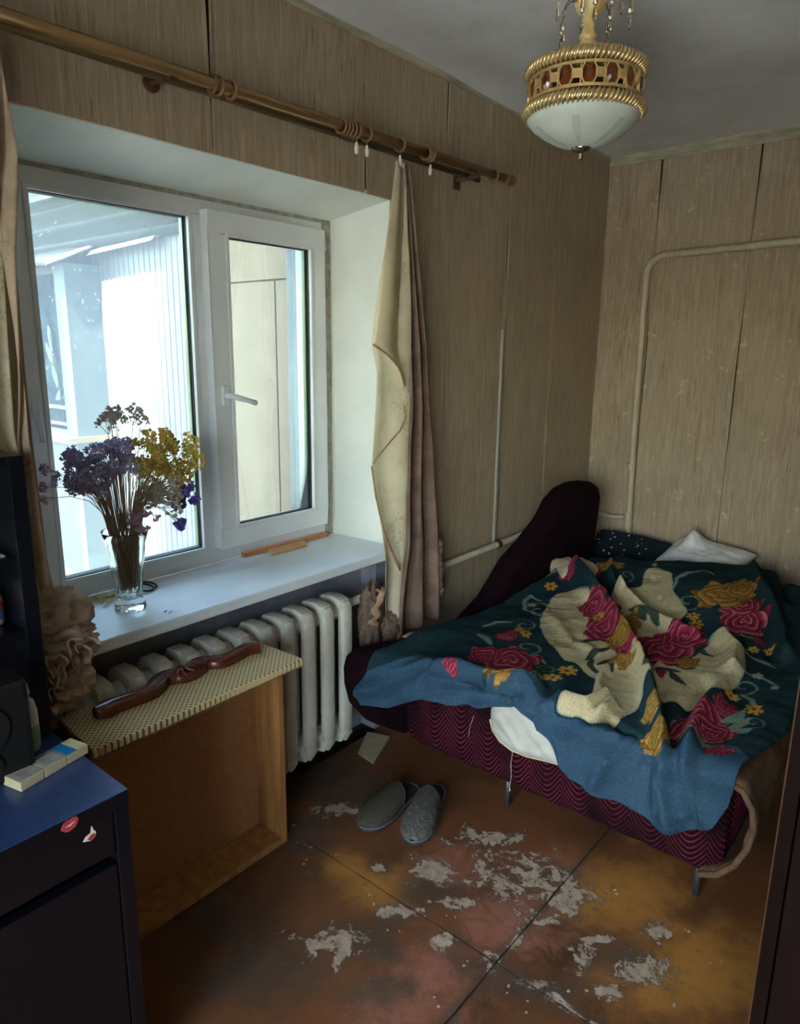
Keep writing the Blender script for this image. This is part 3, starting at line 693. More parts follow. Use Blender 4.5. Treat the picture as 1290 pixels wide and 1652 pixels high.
for k in range(1, 12):
    o = sec.copy(); link(o); o.parent = rad; o.location = (-.05, 1.808 - .0945 * k - 1.3, -.1)
MB().tube([(.05, 1.845, .648), (.05, 1.87, .648)], .022, 6).obj('radiator_plug', M['radiator'], rad)
MB().tube([(.05, 1.845, .175), (.05, 1.865, .175)], .03, 6).obj('radiator_plug', M['radiator'], rad)

# ================================================================== CURTAIN ROD
RX = .11
def rod_z(y): return 2.2935 + .0157 * y
rod = thing('curtain_rod', 'bronze double curtain rod fixed along the wall above the window', 'curtain rod', (RX, 1.5, 2.3))
r_ = MB().tube([(RX, .3, rod_z(.3)), (RX, 2.80, rod_z(2.80))], .0165, 20).obj('front_rod', M['rod'], rod, smooth=True)
MB().tube([(.062, .3, 2.303), (.062, 2.66, 2.316)], .0125, 14).obj('rear_rod', M['rod_dark'], rod, smooth=True)
MB().lathe([(.0001, 0), (.019, .001), (.021, .012), (.019, .024), (.0165, .027), (.022, .032), (.024, .05), (.019, .06), (.0001, .062)], n=20).obj('rod_finial', M['rod'], rod, smooth=True, local=True)
fin = [c for c in rod.children if c.name.startswith('rod_finial')][0]
fin.rotation_euler = (-PI / 2, 0, 0); fin.location = (0, 2.79 - 1.5, rod_z(2.79) - 2.3)
for y in (1.178, 2.58):
    b = MB().tube([(.004, y, rod_z(y) - .008), (.014, y, rod_z(y) - .008)], .024, 20).tube([(.014, y, rod_z(y) - .012), (RX, y, rod_z(y) - .012)], .007, 10) if y < 2 else MB().box(.004, .012, y - .022, y + .022, rod_z(y) - .065, rod_z(y) - .012).box(.012, RX + .012, y - .008, y + .008, rod_z(y) - .034, rod_z(y) - .019)
    b.tube([(RX, y - .012, rod_z(y) - .019), (RX, y + .012, rod_z(y) - .019)], .009, 8)
    b.obj('rod_bracket', M['rust'], rod, bevel=.002)
b = MB()
for k in range(24):
    a = 2 * PI * k / 24
ringmesh = MB().tube([(.0225 * math.cos(2 * PI * k / 28), 0, .0225 * math.sin(2 * PI * k / 28)) for k in range(28)], .0042, 8, closed=True).mesh('ring', True)
def ring_thing(y, label, group, clip=False, tilt=0):
    t = thing('curtain_ring', label, 'curtain ring', (RX, y, rod_z(y) - .0018), group)
    t.rotation_euler = (tilt * .5, 0, tilt)
    put('hoop', ringmesh, M['ring'], t, local=True)
    MB().tube([(0, 0, -.0225), (.002, 0, -.032)], .0035, 6).obj('eyelet', M['rod'], t, local=True)
    if clip:
        MB().lathe([(.0001, -.07), (.0055, -.069), (.007, -.05), (.0045, -.044), (.004, -.035), (.0001, -.033)], n=10).obj('clip', M['clip'], t, local=True, smooth=True, label='white plastic clip')
    return t
for i, (y, tl) in enumerate(((1.300, -.1), (1.318, .06))): ring_thing(y, ('first', 'second')[i] + ' from the left of the two brown rings at the rod sleeve', 'brown rings paired near the seam above the window', False, tl)
ring_thing(1.362, 'single brown ring just right of the left pair on the rod', None, False, .08)
MB_s = MB().tube([(RX, 1.305, rod_z(1.305)), (RX, 1.352, rod_z(1.352))], .0195, 20); MB_s.obj('rod_sleeve', M['rod'], rod, smooth=True, bevel=.001)
for i, y in enumerate((1.795, 1.812, 1.829, 1.846)): ring_thing(y, ('first', 'second', 'third', 'fourth')[i] + ' from the left of the four bunched brown rings at mid rod', 'brown rings bunched at mid rod', False, (.12, .05, -.02, .04)[i])
ring_thing(1.866, 'brown ring with white clip closing the bunch of four', None, True, .02)
ring_thing(1.915, 'lone brown ring with white clip right of the bunch', None, True, .15)
ring_thing(2.090, 'brown ring whose white clip holds the right curtain', None, True, .1)
for i, y in enumerate((2.238, 2.253)): ring_thing(y, ('first', 'second')[i] + ' from the curtain of the brown rings right of it', 'brown rings right of the curtain', False, (.05, -.03)[i])
ring_thing(2.272, 'brown ring with dangling white clip right of the curtain', None, True, -.12)
ring_thing(2.700, 'lone brown ring beside the right end of the rod', None, False, .06)

# ================================================================== CEILING LAMP
LX, LY = .822, 2.064
lamp = thing('chandelier', 'gilt ceiling lamp with amber jewel band, frosted bowl and hanging crystals', 'ceiling lamp', (LX, LY, 2.68))
def LL(mb, *a, **k): return mb.obj(*a, **k)
c0 = (LX, LY, 0)
MB().lathe([(.0001, 2.197), (.03, 2.199), (.075, 2.213), (.115, 2.234), (.145, 2.256), (.16, 2.274), (.161, 2.279), (.156, 2.279), (.14, 2.262), (.11, 2.243), (.07, 2.222), (.03, 2.206), (.0001, 2.204)], c0, 48).obj('glass_bowl', M['bowl'], lamp, smooth=True)
def stripe(a0):
    def fn(u, v):
        r = lerp(.045, .138, v); z = np.interp(r, [.03, .075, .115, .145, .16], [2.199, 2.213, 2.234, 2.256, 2.274]) - .0012
        w = .003 + .008 * math.sin(v * PI * .62); a = a0 + (u - .5) * 2 * w / r; return (LX + r * math.cos(a), LY + r * math.sin(a), z)
    MB().grid(fn, 6, 12).obj('bowl_stripe', M['petal_band'], lamp, smooth=True)
for k in range(6): stripe(k * PI / 3 - 1.25)
MB().lathe([(.0001, 2.166), (.005, 2.168), (.007, 2.175), (.005, 2.182), (.011, 2.186), (.024, 2.192), (.029, 2.199), (.025, 2.205), (.0001, 2.206)], c0, 24).obj('finial', M['steel'], lamp, smooth=True)
def rope(R, z, r, h, n):
    mb = MB()
    # twisted links leaning along the ring
    for k in range(n):
        a = 2 * PI * k / n; p = []
        for q in range(7):
            s_ = lerp(-1, 1, q / 6); a2 = a + s_ * .055; rad_ = R + r * .75 * math.cos(s_ * PI / 2); p.append((LX + rad_ * math.cos(a2), LY + rad_ * math.sin(a2), z + s_ * h))
        mb.tube(p, [.002, .0042, .0055, .006, .0055, .0042, .002], 6)
    return mb
for R, z in ((.158, 2.395), (.160, 2.292)):
    MB().tube([(LX + R * math.cos(2 * PI * k / 56), LY + R * math.sin(2 * PI * k / 56), z) for k in range(56)], .0135, 10, closed=True).obj('rope_core', M['gold'], lamp, smooth=True)
    rope(R, z, .016, .018, 76).obj('rope_band', M['gold'], lamp, smooth=True, kind='stuff')
for z in (2.373, 2.317, 2.413):
    R = .157 if z < 2.4 else .15
    MB().lathe([(R - .004, z - .004), (R + .002, z - .004), (R + .002, z + .004), (R - .004, z + .004)], c0, 56).obj('band_rim', M['gold_pale'], lamp)
MB().lathe([(.02, 2.414), (.148, 2.412), (.148, 2.416), (.02, 2.420)], c0, 48).obj('top_plate', M['gold'], lamp, smooth=True)
NJ = 16
jb = MB().hexa([(-.017, -.004, -.024), (.017, -.004, -.024), (.017, .0, -.024), (-.017, .0, -.024)], [(-.017, -.004, .024), (.017, -.004, .024), (.017, .0, .024), (-.017, .0, .024)])
jw = MB()
o8 = [(-.017, -.011), (-.010, -.024), (.010, -.024), (.017, -.011), (.017, .011), (.010, .024), (-.010, .024), (-.017, .011)]
i8 = [(p * .45, q * .45) for p, q in o8]
jw.add([(p, 0, q) for p, q in o8] + [(p, .008, q) for p, q in i8], [(i, (i + 1) % 8, 8 + (i + 1) % 8, 8 + i) for i in range(8)] + [tuple(range(8, 16)), tuple(range(8))[::-1]])
jewel_me = jw.mesh('jewel')
fm = MB()
def oct_ring(mb, s0, s1, d0, d1):
    v = [(p * s0, d0, q * s0) for p, q in o8] + [(p * s1, d0, q * s1) for p, q in o8] + [(p * s0, d1, q * s0) for p, q in o8] + [(p * s1, d1, q * s1) for p, q in o8]
    f = []
    for i in range(8):
        j = (i + 1) % 8; f += [(i, j, 8 + j, 8 + i), (16 + i, 24 + i, 24 + j, 16 + j), (i, 16 + i, 16 + j, j), (8 + i, 8 + j, 24 + j, 24 + i)]
    mb.add(v, f)
oct_ring(fm, 1.0, 1.2, -.002, .006)
fm.box(.019, .043, -.002, .003, -.012, .012); fm.box(.024, .038, .003, .006, -.007, .007)
fm.box(.0195, .0235, -.002, .004, -.026, .026)
mount_me = fm.mesh('mount')
for k in range(NJ):
    a = 2 * PI * k / NJ + .13
    for nm, me, mt in (('jewel', jewel_me, M['amber']), ('jewel_mount', mount_me, M['gold_pale'])):
        o = put(nm, me, mt, lamp, local=True); o.location = (.155 * math.cos(a), .155 * math.sin(a), 2.345 - 2.68); o.rotation_euler = (0, 0, a - PI / 2)
MB().lathe([(.014, 2.415), (.018, 2.435), (.025, 2.445), (.0275, 2.458), (.025, 2.471), (.018, 2.477), (.024, 2.482), (.025, 2.490), (.019, 2.497), (.0165, 2.512), (.017, 2.527), (.021, 2.538), (.034, 2.55), (.042, 2.566), (.044, 2.572), (.03, 2.576), (.012, 2.578), (.009, 2.66), (.05, 2.662), (.055, 2.682), (.0001, 2.683)], c0, 24).obj('stem', M['alabaster'], lamp, smooth=True)
dropm = MB().lathe([(.0001, -.040), (.0062, -.028), (.0072, -.022), (.0045, -.004), (.0001, 0)], n=6).mesh('drop')
beadm = MB().lathe([(.0001, -.014), (.0055, -.0105), (.0075, -.007), (.0055, -.0035), (.0001, 0)], n=8).mesh('bead')
arms = [(2.62, .115, 3), (2.15, .10, 2), (1.45, .06, 2), (4.3, .07, 2), (5.6, .075, 2), (-.25, .085, 2), (.45, .108, 1), (3.6, .10, 2), (1.0, .11, 2), (4.9, .105, 1)]
for k, (a, R, n_) in enumerate(arms):
    a -= .69; ca, sa = math.cos(a), math.sin(a); zt = 2.555 + .012 * (k % 3); p = []
    for q in range(9):
        s_ = q / 8; r2 = lerp(.03, R, s_); p.append((LX + ca * r2, LY + sa * r2, zt + .035 * math.sin(s_ * PI * .8) - .012 * s_ * s_))
    arm = MB().tube(p, .0014, 5).obj('crystal_arm', M['wire'], lamp, smooth=True)
    x_, y_, z_ = p[-1]
    for q in range(n_):
        o = put('crystal_bead', beadm, M['crystal'], arm, local=True); o.location = (x_, y_, z_ - .002 - q * .042)
        o = put('crystal_drop', dropm, M['crystal'], arm, local=True); o.location = (x_, y_, z_ - .018 - q * .042)

# ================================================================== DESK WITH HUTCH
desk = thing('desk', 'black desk with drawer, door and tall open shelf hutch at the left', 'desk', (.3, .3, 0))
Y1 = .637; Y0 = -.32
MB().box(.0 + .012, .626, Y0, Y1, .704, .7385).obj('desk_top', M['black_wood'], desk, bevel=.001)
MB().box(.013, .6255, Y0 + .001, Y1 - .0005, .7385, .74).obj('top_sky_tint', M['desk_top'], desk)  # thin blue sheet stands in for sky reflected on the black top
MB().box(.02, .624, Y1 - .03, Y1 - .001, 0, .704).obj('side_panel', M['black_wood'], desk, bevel=.001)
MB().box(.02, .624, Y0, Y0 + .03, 0, .704).obj('side_panel', M['black_wood'], desk, bevel=.001)
MB().box(.02, .06, Y0 + .03, Y1 - .03, .05, .70).box(.06, .60, .0, .02, .05, .70).obj('carcass', M['black_in'], desk)
MB().box(.595, .618, .025, Y1 - .033, .606, .700).obj('drawer', M['black_wood'], desk, bevel=.001)
MB().box(.06, .595, .03, Y1 - .036, .61, .69).obj('drawer_box', M['black_in'], desk)
MB().box(.595, .618, .025, Y1 - .033, .03, .580).obj('cabinet_door', M['black_wood'], desk, bevel=.001)
# stickers: a red pair of lips and a white and red bird
def flat(name, pts, x, mt, label):
    mb = MB(); mb.prism(pts, 'x', x, x + .0006); mb.obj(name, mt, desk, label=label)
lips = [(.498, .722), (.503, .733), (.511, .738), (.516, .735), (.521, .738), (.529, .736), (.533, .730), (.531, .722), (.524, .714), (.514, .711), (.505, .714)]
M['lip_red'] = mat('pinkish_red_sticker', '#8e2430', '#b14650', (90, 90, 90), .5); M['sticker_white'] = mat('white_sticker', '#c8c2ba', rough=.5)
flat('lips_sticker', lips, .626, M['lip_red'], 'red lips shaped sticker')
flat('lips_opening', [(.506, .724), (.515, .726), (.526, .728), (.516, .7225)], .6266, M['sticker_white'], 'pale opening of the lips sticker')
flat('bird_sticker', [(.540, .668), (.546, .676), (.556, .679), (.560, .694), (.563, .683), (.568, .676), (.565, .666), (.556, .662), (.548, .665)], .618, M['sticker_white'], 'white sticker')
flat('bird_sticker', [(.549, .668), (.556, .675), (.565, .675), (.564, .667), (.556, .663)], .6186, M['lip_red'], 'red patch of the sticker')
# hutch
hz = 1.392
MB().box(.014, .30, Y1 - .034, Y1 - .002, .741, hz).obj('hutch_side', M['black_wood'], desk, bevel=.001)
MB().box(.014, .30, Y0, Y0 + .03, .741, hz).obj('hutch_side', M['black_wood'], desk, bevel=.001)
MB().box(.014, .30, Y0 + .03, Y1 - .034, hz - .022, hz).obj('hutch_top', M['black_wood'], desk, bevel=.001)
MB().box(.014, .02, Y0 + .03, Y1 - .034, .741, hz - .022).obj('hutch_back', M['black_in'], desk)
for z in (.985, 1.155): MB().box(.02, .285, Y0 + .03, Y1 - .034, z, z + .018).obj('shelf', M['black_wood'], desk, bevel=.001)
sp_ = thing('speaker', 'black box shaped speaker on the desk against the hutch', 'speaker', (.37, .5, .74))
MB().box(.305, .43, .36, .545, .742, .955).obj('body', M['black_plastic'], sp_, bevel=.012, segs=3)
MB().tube([(.431, .45, .87), (.434, .45, .87)], .05, 24).tube([(.431, .45, .79), (.434, .45, .79)], .03, 20).obj('speaker_cone', M['black_in'], sp_)
bt = thing('bottle', 'white lotion bottle standing beside the black speaker on the desk', 'bottle', (.33, .572, .741))
M['bottle'] = mat('white_bottle_plastic', '#b7b9b0', rough=.4); M['label_green'] = mat('green_print', '#7fa06a', rough=.5)
MB().lathe([(.0001, 0), (.02, .001), (.022, .01), (.022, .09), (.017, .115), (.009, .125), (.008, .135), (.0001, .136)], n=24).obj('body', M['bottle'], bt, local=True, smooth=True)
MB().lathe([(.010, .132), (.011, .136), (.008, .158), (.0001, .16)], n=16).obj('cap', M['bottle'], bt, local=True, smooth=True)
MB().lathe([(.0223, .02), (.0225, .021), (.0225, .06), (.0223, .061)], n=24).obj('label_band', M['label_green'], bt, local=True)
jr = thing('jar', 'white medicine jar with red and blue label on the hutch shelf', 'jar', (.20, .570, 1.004))
M['blue_print'] = mat('blue_print', '#3c6fa8', rough=.5)
MB().lathe([(.0001, 0), (.025, .001), (.026, .008), (.026, .06), (.02, .07), (.0001, .071)], n=24).obj('body', M['bottle'], jr, local=True, smooth=True)
MB().lathe([(.0263, .036), (.0265, .037), (.0265, .054), (.0263, .055)], n=24).obj('red_label', M['lip_red'], jr, local=True, label='red label band')
MB().lathe([(.0263, .014), (.0265, .015), (.0265, .034), (.0263, .035)], n=24).obj('blue_label', M['blue_print'], jr, local=True, label='blue label band')
MB().lathe([(.021, .07), (.023, .072), (.023, .086), (.0001, .088)], n=24).obj('lid', M['bottle'], jr, local=True, smooth=True)
ps = thing('paper_stack', 'loose white papers lying on the upper hutch shelf', 'papers', (.2, .5, 1.174))
for k in range(3):
    q = k * .0022; MB().hexa([(.06, .35, 1.1735 + q), (.262 - k * .01, .36, 1.1735 + q), (.272 - k * .012, .588 - k * .01, 1.1735 + q), (.07, .585, 1.1735 + q)], [(.06, .35, 1.175 + q), (.262 - k * .01, .36, 1.175 + q), (.272 - k * .012, .588 - k * .01, 1.175 + q), (.07, .585, 1.175 + q)]).obj('sheet', M['white_paper'], ps)
# three packs in a row
M['pack'] = mat('faded_card_pack', '#9a958e', '#b4afa6', (40, 40, 40), .6); M['pack_side'] = mat('cream_pack_side', '#bdb28e', rough=.6)
M['pack_blue'] = mat('blue_pack_print', '#1f7fbe', rough=.4); M['pack_yellow'] = mat('yellow_white_pack_print', '#d8c987', '#e9e4cc', (25, 25, 25), .4); M['ink'] = mat('grey_print', '#6f6b70', rough=.6)
ang = math.atan2(.60 - .476, -.03) - PI / 2
def pack(cx, cy, label, top):
    t = thing('cigarette_pack', label, 'pack', (cx, cy, .741), 'packs in a row on the desk top', ang)
    MB().box(-.0275, .0275, -.0265, .0265, 0, .021).obj('body', M['pack_side'], t, local=True, bevel=.0015)
    if top == 'grey':
        MB().box(-.0265, .0265, -.0255, .0255, .0212, .0217).obj('top_print', M['pack'], t, local=True)
        g = MB()
        for k in range(5): g.box(-.008 + k * .006, -.006 + k * .006, -.014, .002 + .004 * (k % 3), .0217, .022)
        g.box(-.020, -.016, -.016, .010, .0217, .022); g.obj('print_lines', M['ink'], t, local=True)
    else:
        MB().box(-.0265, .0265, -.0255, .0, .0212, .0217).obj('blue_print', M['pack_blue'], t, local=True)
        MB().box(-.0265, .0265, .0, .0255, .0212, .0217).obj('yellow_print', M['pack_yellow'], t, local=True)
    return t
ux, uy = -math.sin(ang), math.cos(ang); bx_, by_ = .445, .510
pack(bx_, by_, 'grey topped pack at the near end of the row, nearest the speaker', 'grey')
pack(bx_ + ux * .055, by_ + uy * .055, 'grey topped pack in the middle of the row of three', 'grey')
pack(bx_ + ux * .11, by_ + uy * .11, 'blue and yellow topped pack at the end of the row', 'blue')

# ================================================================== BOX, BOARD AND CARVING
bxo = thing('wooden_crate', 'open fronted wooden box standing on edge before the radiator', 'box', (.19, 1.07, 0))
cy0, cy1, cx0, cx1, cz = .735, 1.367, .128, .258, .675
MB().box(cx0, cx1, cy0, cy1, .002, .026).obj('bottom_board', M['box_wood'], bxo, bevel=.002)
MB().box(cx0, cx1, cy1 - .022, cy1, .026, cz).obj('side_board', M['box_wood'], bxo, bevel=.002)
MB().box(cx0, cx1, cy0, cy0 + .022, .026, cz).obj('side_board', M['box_wood'], bxo, bevel=.002)
MB().box(cx0, cx1, cy0 + .022, cy1 - .022, cz - .02, cz).obj('top_board', M['box_wood'], bxo, bevel=.002)
MB().box(cx0 + .004, cx0 + .012, cy0 + .02, cy1 - .02, .024, cz - .018).obj('back_panel', M['hardboard'], bxo)
brd = thing('cane_board', 'board covered in woven cane pattern cloth lying on the wooden box', 'board', (.25, 1.05, .676))
q = [p[:2] for p in [(0.1668, 0.7028, 0.7), (0.378, 0.6877, 0.7), (0.3688, 1.356, 0.7), (0.145, 1.347, 0.7)]]
bm_ = MB().prism(q, 'z', .678, .702); bo = bm_.obj('board_top', M['cane'], brd, bevel=.006, segs=3)
qm = [sum(p[k] for p in q) / 4 for k in (0, 1)]
MB().prism([(lerp(qm[0], a, .98), lerp(qm[1], b, .99)) for a, b in q], 'z', .676, .684).obj('underside', M['cane_side'], brd)
MB().tube([(q[1][0] - .005, .86, .68), (q[1][0] + .003, .865, .67), (q[1][0], .872, .655), (q[1][0] - .006, .868, .645)], .0006, 5).obj('loose_thread', M['gap'], brd)
cv = thing('carved_ornament', 'dark varnished carved wooden furniture crest lying on the cane board', 'carving', (.17, 1.05, .703))
axis_ = [p[:2] for p in [(0.2411, 0.7646, 0.715), (0.2389, 0.792, 0.715), (0.2355, 0.819, 0.715), (0.2414, 0.8729, 0.715), (0.242, 0.9195, 0.715), (0.2212, 0.949, 0.715), (0.1967, 0.9873, 0.715), (0.2065, 1.016, 0.715), (0.2199, 1.044, 0.715), (0.2068, 1.086, 0.715), (0.1903, 1.11, 0.715), (0.2076, 1.136, 0.715), (0.2264, 1.164, 0.715), (0.2221, 1.212, 0.715), (0.2124, 1.264, 0.715), (0.2364, 1.298, 0.715)]]
wid = [.012, .029, .024, .022, .022, .027, .026, .026, .029, .032, .026, .021, .022, .020, .022, .012]
sub = []; sw = []
for i in range(len(axis_) - 1):
    for k in range(6):
        s_ = k / 6; p0 = Vector(axis_[max(i - 1, 0)]); p1 = Vector(axis_[i]); p2 = Vector(axis_[i + 1]); p3 = Vector(axis_[min(i + 2, len(axis_) - 1)])
        pt = .5 * ((2 * p1) + (p2 - p0) * s_ + (2 * p0 - 5 * p1 + 4 * p2 - p3) * s_ ** 2 + (3 * p1 - p0 - 3 * p2 + p3) * s_ ** 3); sub.append(pt); sw.append(lerp(wid[i], wid[i + 1], s_))
sub.append(Vector(axis_[-1])); sw.append(wid[-1])
v = []; K = 9
prof = [(-1, 0), (-1, .55), (-.82, .85), (-.5, 1), (0, 1.04), (.5, 1), (.82, .85), (1, .55), (1, 0)]
for i, (p, w_) in enumerate(zip(sub, sw)):
    d = (sub[min(i + 1, len(sub) - 1)] - sub[max(i - 1, 0)]).normalized(); nn = Vector((-d.y, d.x))
    for a, h in prof:
        q2 = p + nn * w_ * a; v.append((q2.x, q2.y, .7032 + .029 * h))
f = [(i * K + j, i * K + j + 1, (i + 1) * K + j + 1, (i + 1) * K + j) for i in range(len(sub) - 1) for j in range(K - 1)] + [tuple(range(K)), tuple(range((len(sub) - 1) * K, len(sub) * K))]
MB().add(v, f).obj('crest_body', M['carved'], cv, smooth=True)
lv = MB()
for a, L_, off in ((-2.7, .07, 0), (-2.35, .075, 0), (-2.0, .06, .004), (-.6, .075, 0), (-.25, .07, .003), (.1, .055, 0), (-1.4, .045, .002), (2.2, .04, 0)):
    pth = []; rr = []
    for k in range(9):
        s_ = k / 8; aa = a + .7 * (s_ - .3); pth.append((axis_[8][0] + math.sin(aa) * L_ * s_ * .6 * -1, axis_[8][1] + math.cos(aa) * L_ * s_, .733 + .006 * math.sin(s_ * PI) + off)); rr.append(.0018 + .0042 * math.sin(PI * min(1, s_ * .9 + .1)))
    lv.tube(pth, rr, 8)
lv.obj('carved_leaves', M['carved'], cv, smooth=True)

# ================================================================== WARDROBE
wr = thing('wardrobe', 'dark walnut wardrobe standing close at the right edge', 'wardrobe', (2.2, 1.15, 0))
WX = 1.737
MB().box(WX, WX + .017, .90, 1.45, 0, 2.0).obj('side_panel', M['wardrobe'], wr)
MB().box(WX - .0008, WX + .001, .899, .902, 0, 2.0).obj('corner_highlight', M['wardrobe_edge'], wr)  # thin lighter line paints the highlight along the corner
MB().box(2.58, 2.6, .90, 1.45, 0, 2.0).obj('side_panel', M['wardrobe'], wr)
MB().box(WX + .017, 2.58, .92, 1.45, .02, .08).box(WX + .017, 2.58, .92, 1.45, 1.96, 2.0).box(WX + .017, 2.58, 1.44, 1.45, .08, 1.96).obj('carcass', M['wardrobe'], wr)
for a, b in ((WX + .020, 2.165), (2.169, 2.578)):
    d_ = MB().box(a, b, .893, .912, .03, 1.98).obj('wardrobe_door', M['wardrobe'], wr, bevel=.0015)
    hx = b - .03 if a < 2 else a + .03
    MB().tube([(hx, .893, 1.0), (hx, .878, 1.0), (hx, .868, 1.0)], [.006, .006, .011], 12).obj('door_knob', M['steel'], d_, smooth=True)

# ================================================================== SOFA BED
bed = thing('sofa_bed', 'low sofa bed in plum velvet with scalloped front and wave shaped arm', 'bed', (.85, 3, 0))
BZ = .435
def bed_body(u, v):
    # section in y-z swept along x, rounded front edge
    x = lerp(.262, 1.455, u)
    sec = [(3.95, .12), (2.06, .098), (2.01, .103), (1.978, .135), (1.965, .19), (1.962, .27), (1.965, .35), (1.98, .405), (2.01, .43), (2.06, BZ), (2.4, BZ), (3.95, BZ)]
    k = v * (len(sec) - 1); i = min(int(k), len(sec) - 2); q = k - i
    y, z = lerp(sec[i][0], sec[i + 1][0], q), lerp(sec[i][1], sec[i + 1][1], q)
    e = min(u, 1 - u) * 1.19 / .06
    if e < 1 and .05 < v < .95: y += .03 * (1 - math.sqrt(max(0, 1 - (1 - e) ** 2))) * (1 if v < .7 else 0)
    return (x, y + .004 * math.sin(x * 2 * PI / .118) * (.15 < v < .6), z)
bb = MB().grid(bed_body, 120, 60); bb.box(.265, 1.452, 2.07, 3.94, .12, BZ - .01)
bb.obj('seat_base', M['velvet'], bed, smooth=True)
arm_px = [(0.19, 2.018, 0.1044), (0.19, 1.866, 0.2052), (0.19, 1.785, 0.304), (0.19, 1.759, 0.3906), (0.19, 1.756, 0.4541), (0.19, 1.776, 0.5039), (0.19, 1.837, 0.5181), (0.19, 1.936, 0.5004), (0.19, 2.09, 0.4664), (0.19, 2.279, 0.4336), (0.19, 2.486, 0.4453), (0.19, 2.658, 0.5104), (0.19, 2.749, 0.5785), (0.19, 2.837, 0.6502), (0.19, 3.005, 0.721), (0.19, 3.158, 0.8013), (0.19, 3.24, 0.8819), (0.19, 3.336, 0.9234), (0.19, 3.476, 0.9375), (0.19, 3.604, 0.9272), (0.19, 3.68, 0.8888), (0.19, 3.714, 0.8271), (0.19, 3.7, 0.7217), (0.19, 3.68, 0.5983)]
pr_ = [(y, z) for _, y, z in arm_px]; ymax = pr_[-1][0]
pr_ += [(ymax - .01, .14)]
av = []; K = len(pr_)
cy_ = sum(p[0] for p in pr_) / K
def inset(p, d):
    # pull profile points inward for the rounded edge
    out = []
    for i in range(K):
        a, b = Vector(p[i - 1]), Vector(p[(i + 1) % K]); t_ = (b - a).normalized(); n_ = Vector((t_.y, -t_.x)); out.append((p[i][0] + n_.x * d, p[i][1] + n_.y * d))
    return out
area = sum(pr_[i - 1][0] * pr_[i][1] - pr_[i][0] * pr_[i - 1][1] for i in range(K))
sg = -1 if area > 0 else 1
layers = [(.128, .028), (.132, .014), (.142, .004), (.156, 0), (.224, 0), (.238, .004), (.248, .014), (.252, .028)]
for x, d in layers: av += [(x, y, z) for y, z in inset(pr_, sg * d)]
nl = len(layers)
af = [(l * K + i, l * K + (i + 1) % K, (l + 1) * K + (i + 1) % K, (l + 1) * K + i) for l in range(nl - 1) for i in range(K)] + [tuple(range(K))[::-1], tuple(range((nl - 1) * K, nl * K))]
MB().add(av, af).obj('arm', M['velvet_dark'], bed, smooth=True)
for x, y in ((.716, 2.02), (1.386, 2.02), (.716, 3.85), (1.386, 3.85)):
    MB().tube([(x, y, .0), (x, y, .13)], .0095, 12).obj('leg', M['bedleg'], bed, smooth=True)

# white padded quilt corner poking out under the blanket, with its piping and loose thread
pad = thing('mattress_pad', 'white quilted pad whose corner sticks out below the blue blanket hem', 'mattress pad', (.85, 1.94, .35))
pp = [(.672, .40), (.676, .43), (.70, .462), (.78, .475), (.9, .44), (1.0, .40), (1.07, .345), (1.05, .318), (.98, .302), (.90, .291), (.82, .277), (.765, .276), (.715, .292), (.685, .322), (.672, .36)]
pc = (.83, .37)
def padf(u, v):
    k = u * len(pp); i = int(k) % len(pp); q = k - int(k); a, b = pp[i], pp[(i + 1) % len(pp)]
    x, z = lerp(pc[0], lerp(a[0], b[0], q), v), lerp(pc[1], lerp(a[1], b[1], q), v)
    return (x, 1.958 - .034 * math.sqrt(max(0, 1 - v ** 4)) + .007 * N3(x * 14, z * 30, 1) + .004 * math.sin((x + z) * 95) * (1 - v ** 4) * .7, z)
MB().grid(padf, 90, 24).obj('pad_cover', M['pad'], pad, smooth=True, solid=.004)
MB().tube([(x, 1.949, z) for x, z in pp[5:15]], .0042, 6).obj('piping', M['pad_edge'], pad, smooth=True)
MB().tube([(.778, 1.93, .285), (.776, 1.926, .24), (.779, 1.928, .19), (.775, 1.927, .148), (.778, 1.927, .138), (.772, 1.929, .130)], [.0009, .0009, .0009, .0011, .0026, .0008], 5).obj('loose_thread', M['pad'], pad)
MB().tube([(.60, 1.955, .345), (.588, 1.95, .30), (.583, 1.951, .255)], .0007, 5).obj('loose_thread', M['pad'], pad)

thr = thing('felt_throw', 'beige felt throw hanging over the right end of the sofa bed', 'throw', (1.5, 2.8, .3))
tp = [(1.30, .448), (1.40, .452), (1.447, .462), (1.495, .446), (1.522, .40), (1.532, .345), (1.522, .275), (1.495, .21), (1.455, .158), (1.405, .132)]
def thf(u, v):
    k = u * (len(tp) - 1); i = min(int(k), len(tp) - 2); q = k - i; x, z = lerp(tp[i][0], tp[i + 1][0], q), lerp(tp[i][1], tp[i + 1][1], q)
    y = lerp(1.945, 3.9, v); d = .02 * N3(u * 2.5, v * 7, 3) * sm(u * 2) + .006 * N3(u * 9, v * 22, 6)
    if v < .02: y += .016 * N3(u * 9, 2, 1)
    return (x + d, y, z + .3 * d)
MB().grid(thf, 40, 60).obj('throw_cloth', M['felt'], thr, smooth=True, solid=.016)
MB().tube([(lerp(a[0], a[0], 0), 1.943 + .004 * N3(a[0] * 9, a[1] * 9, 2), a[1]) for a in tp[2:]], .0095, 8).obj('rolled_hem', M['felt'], thr, smooth=True)

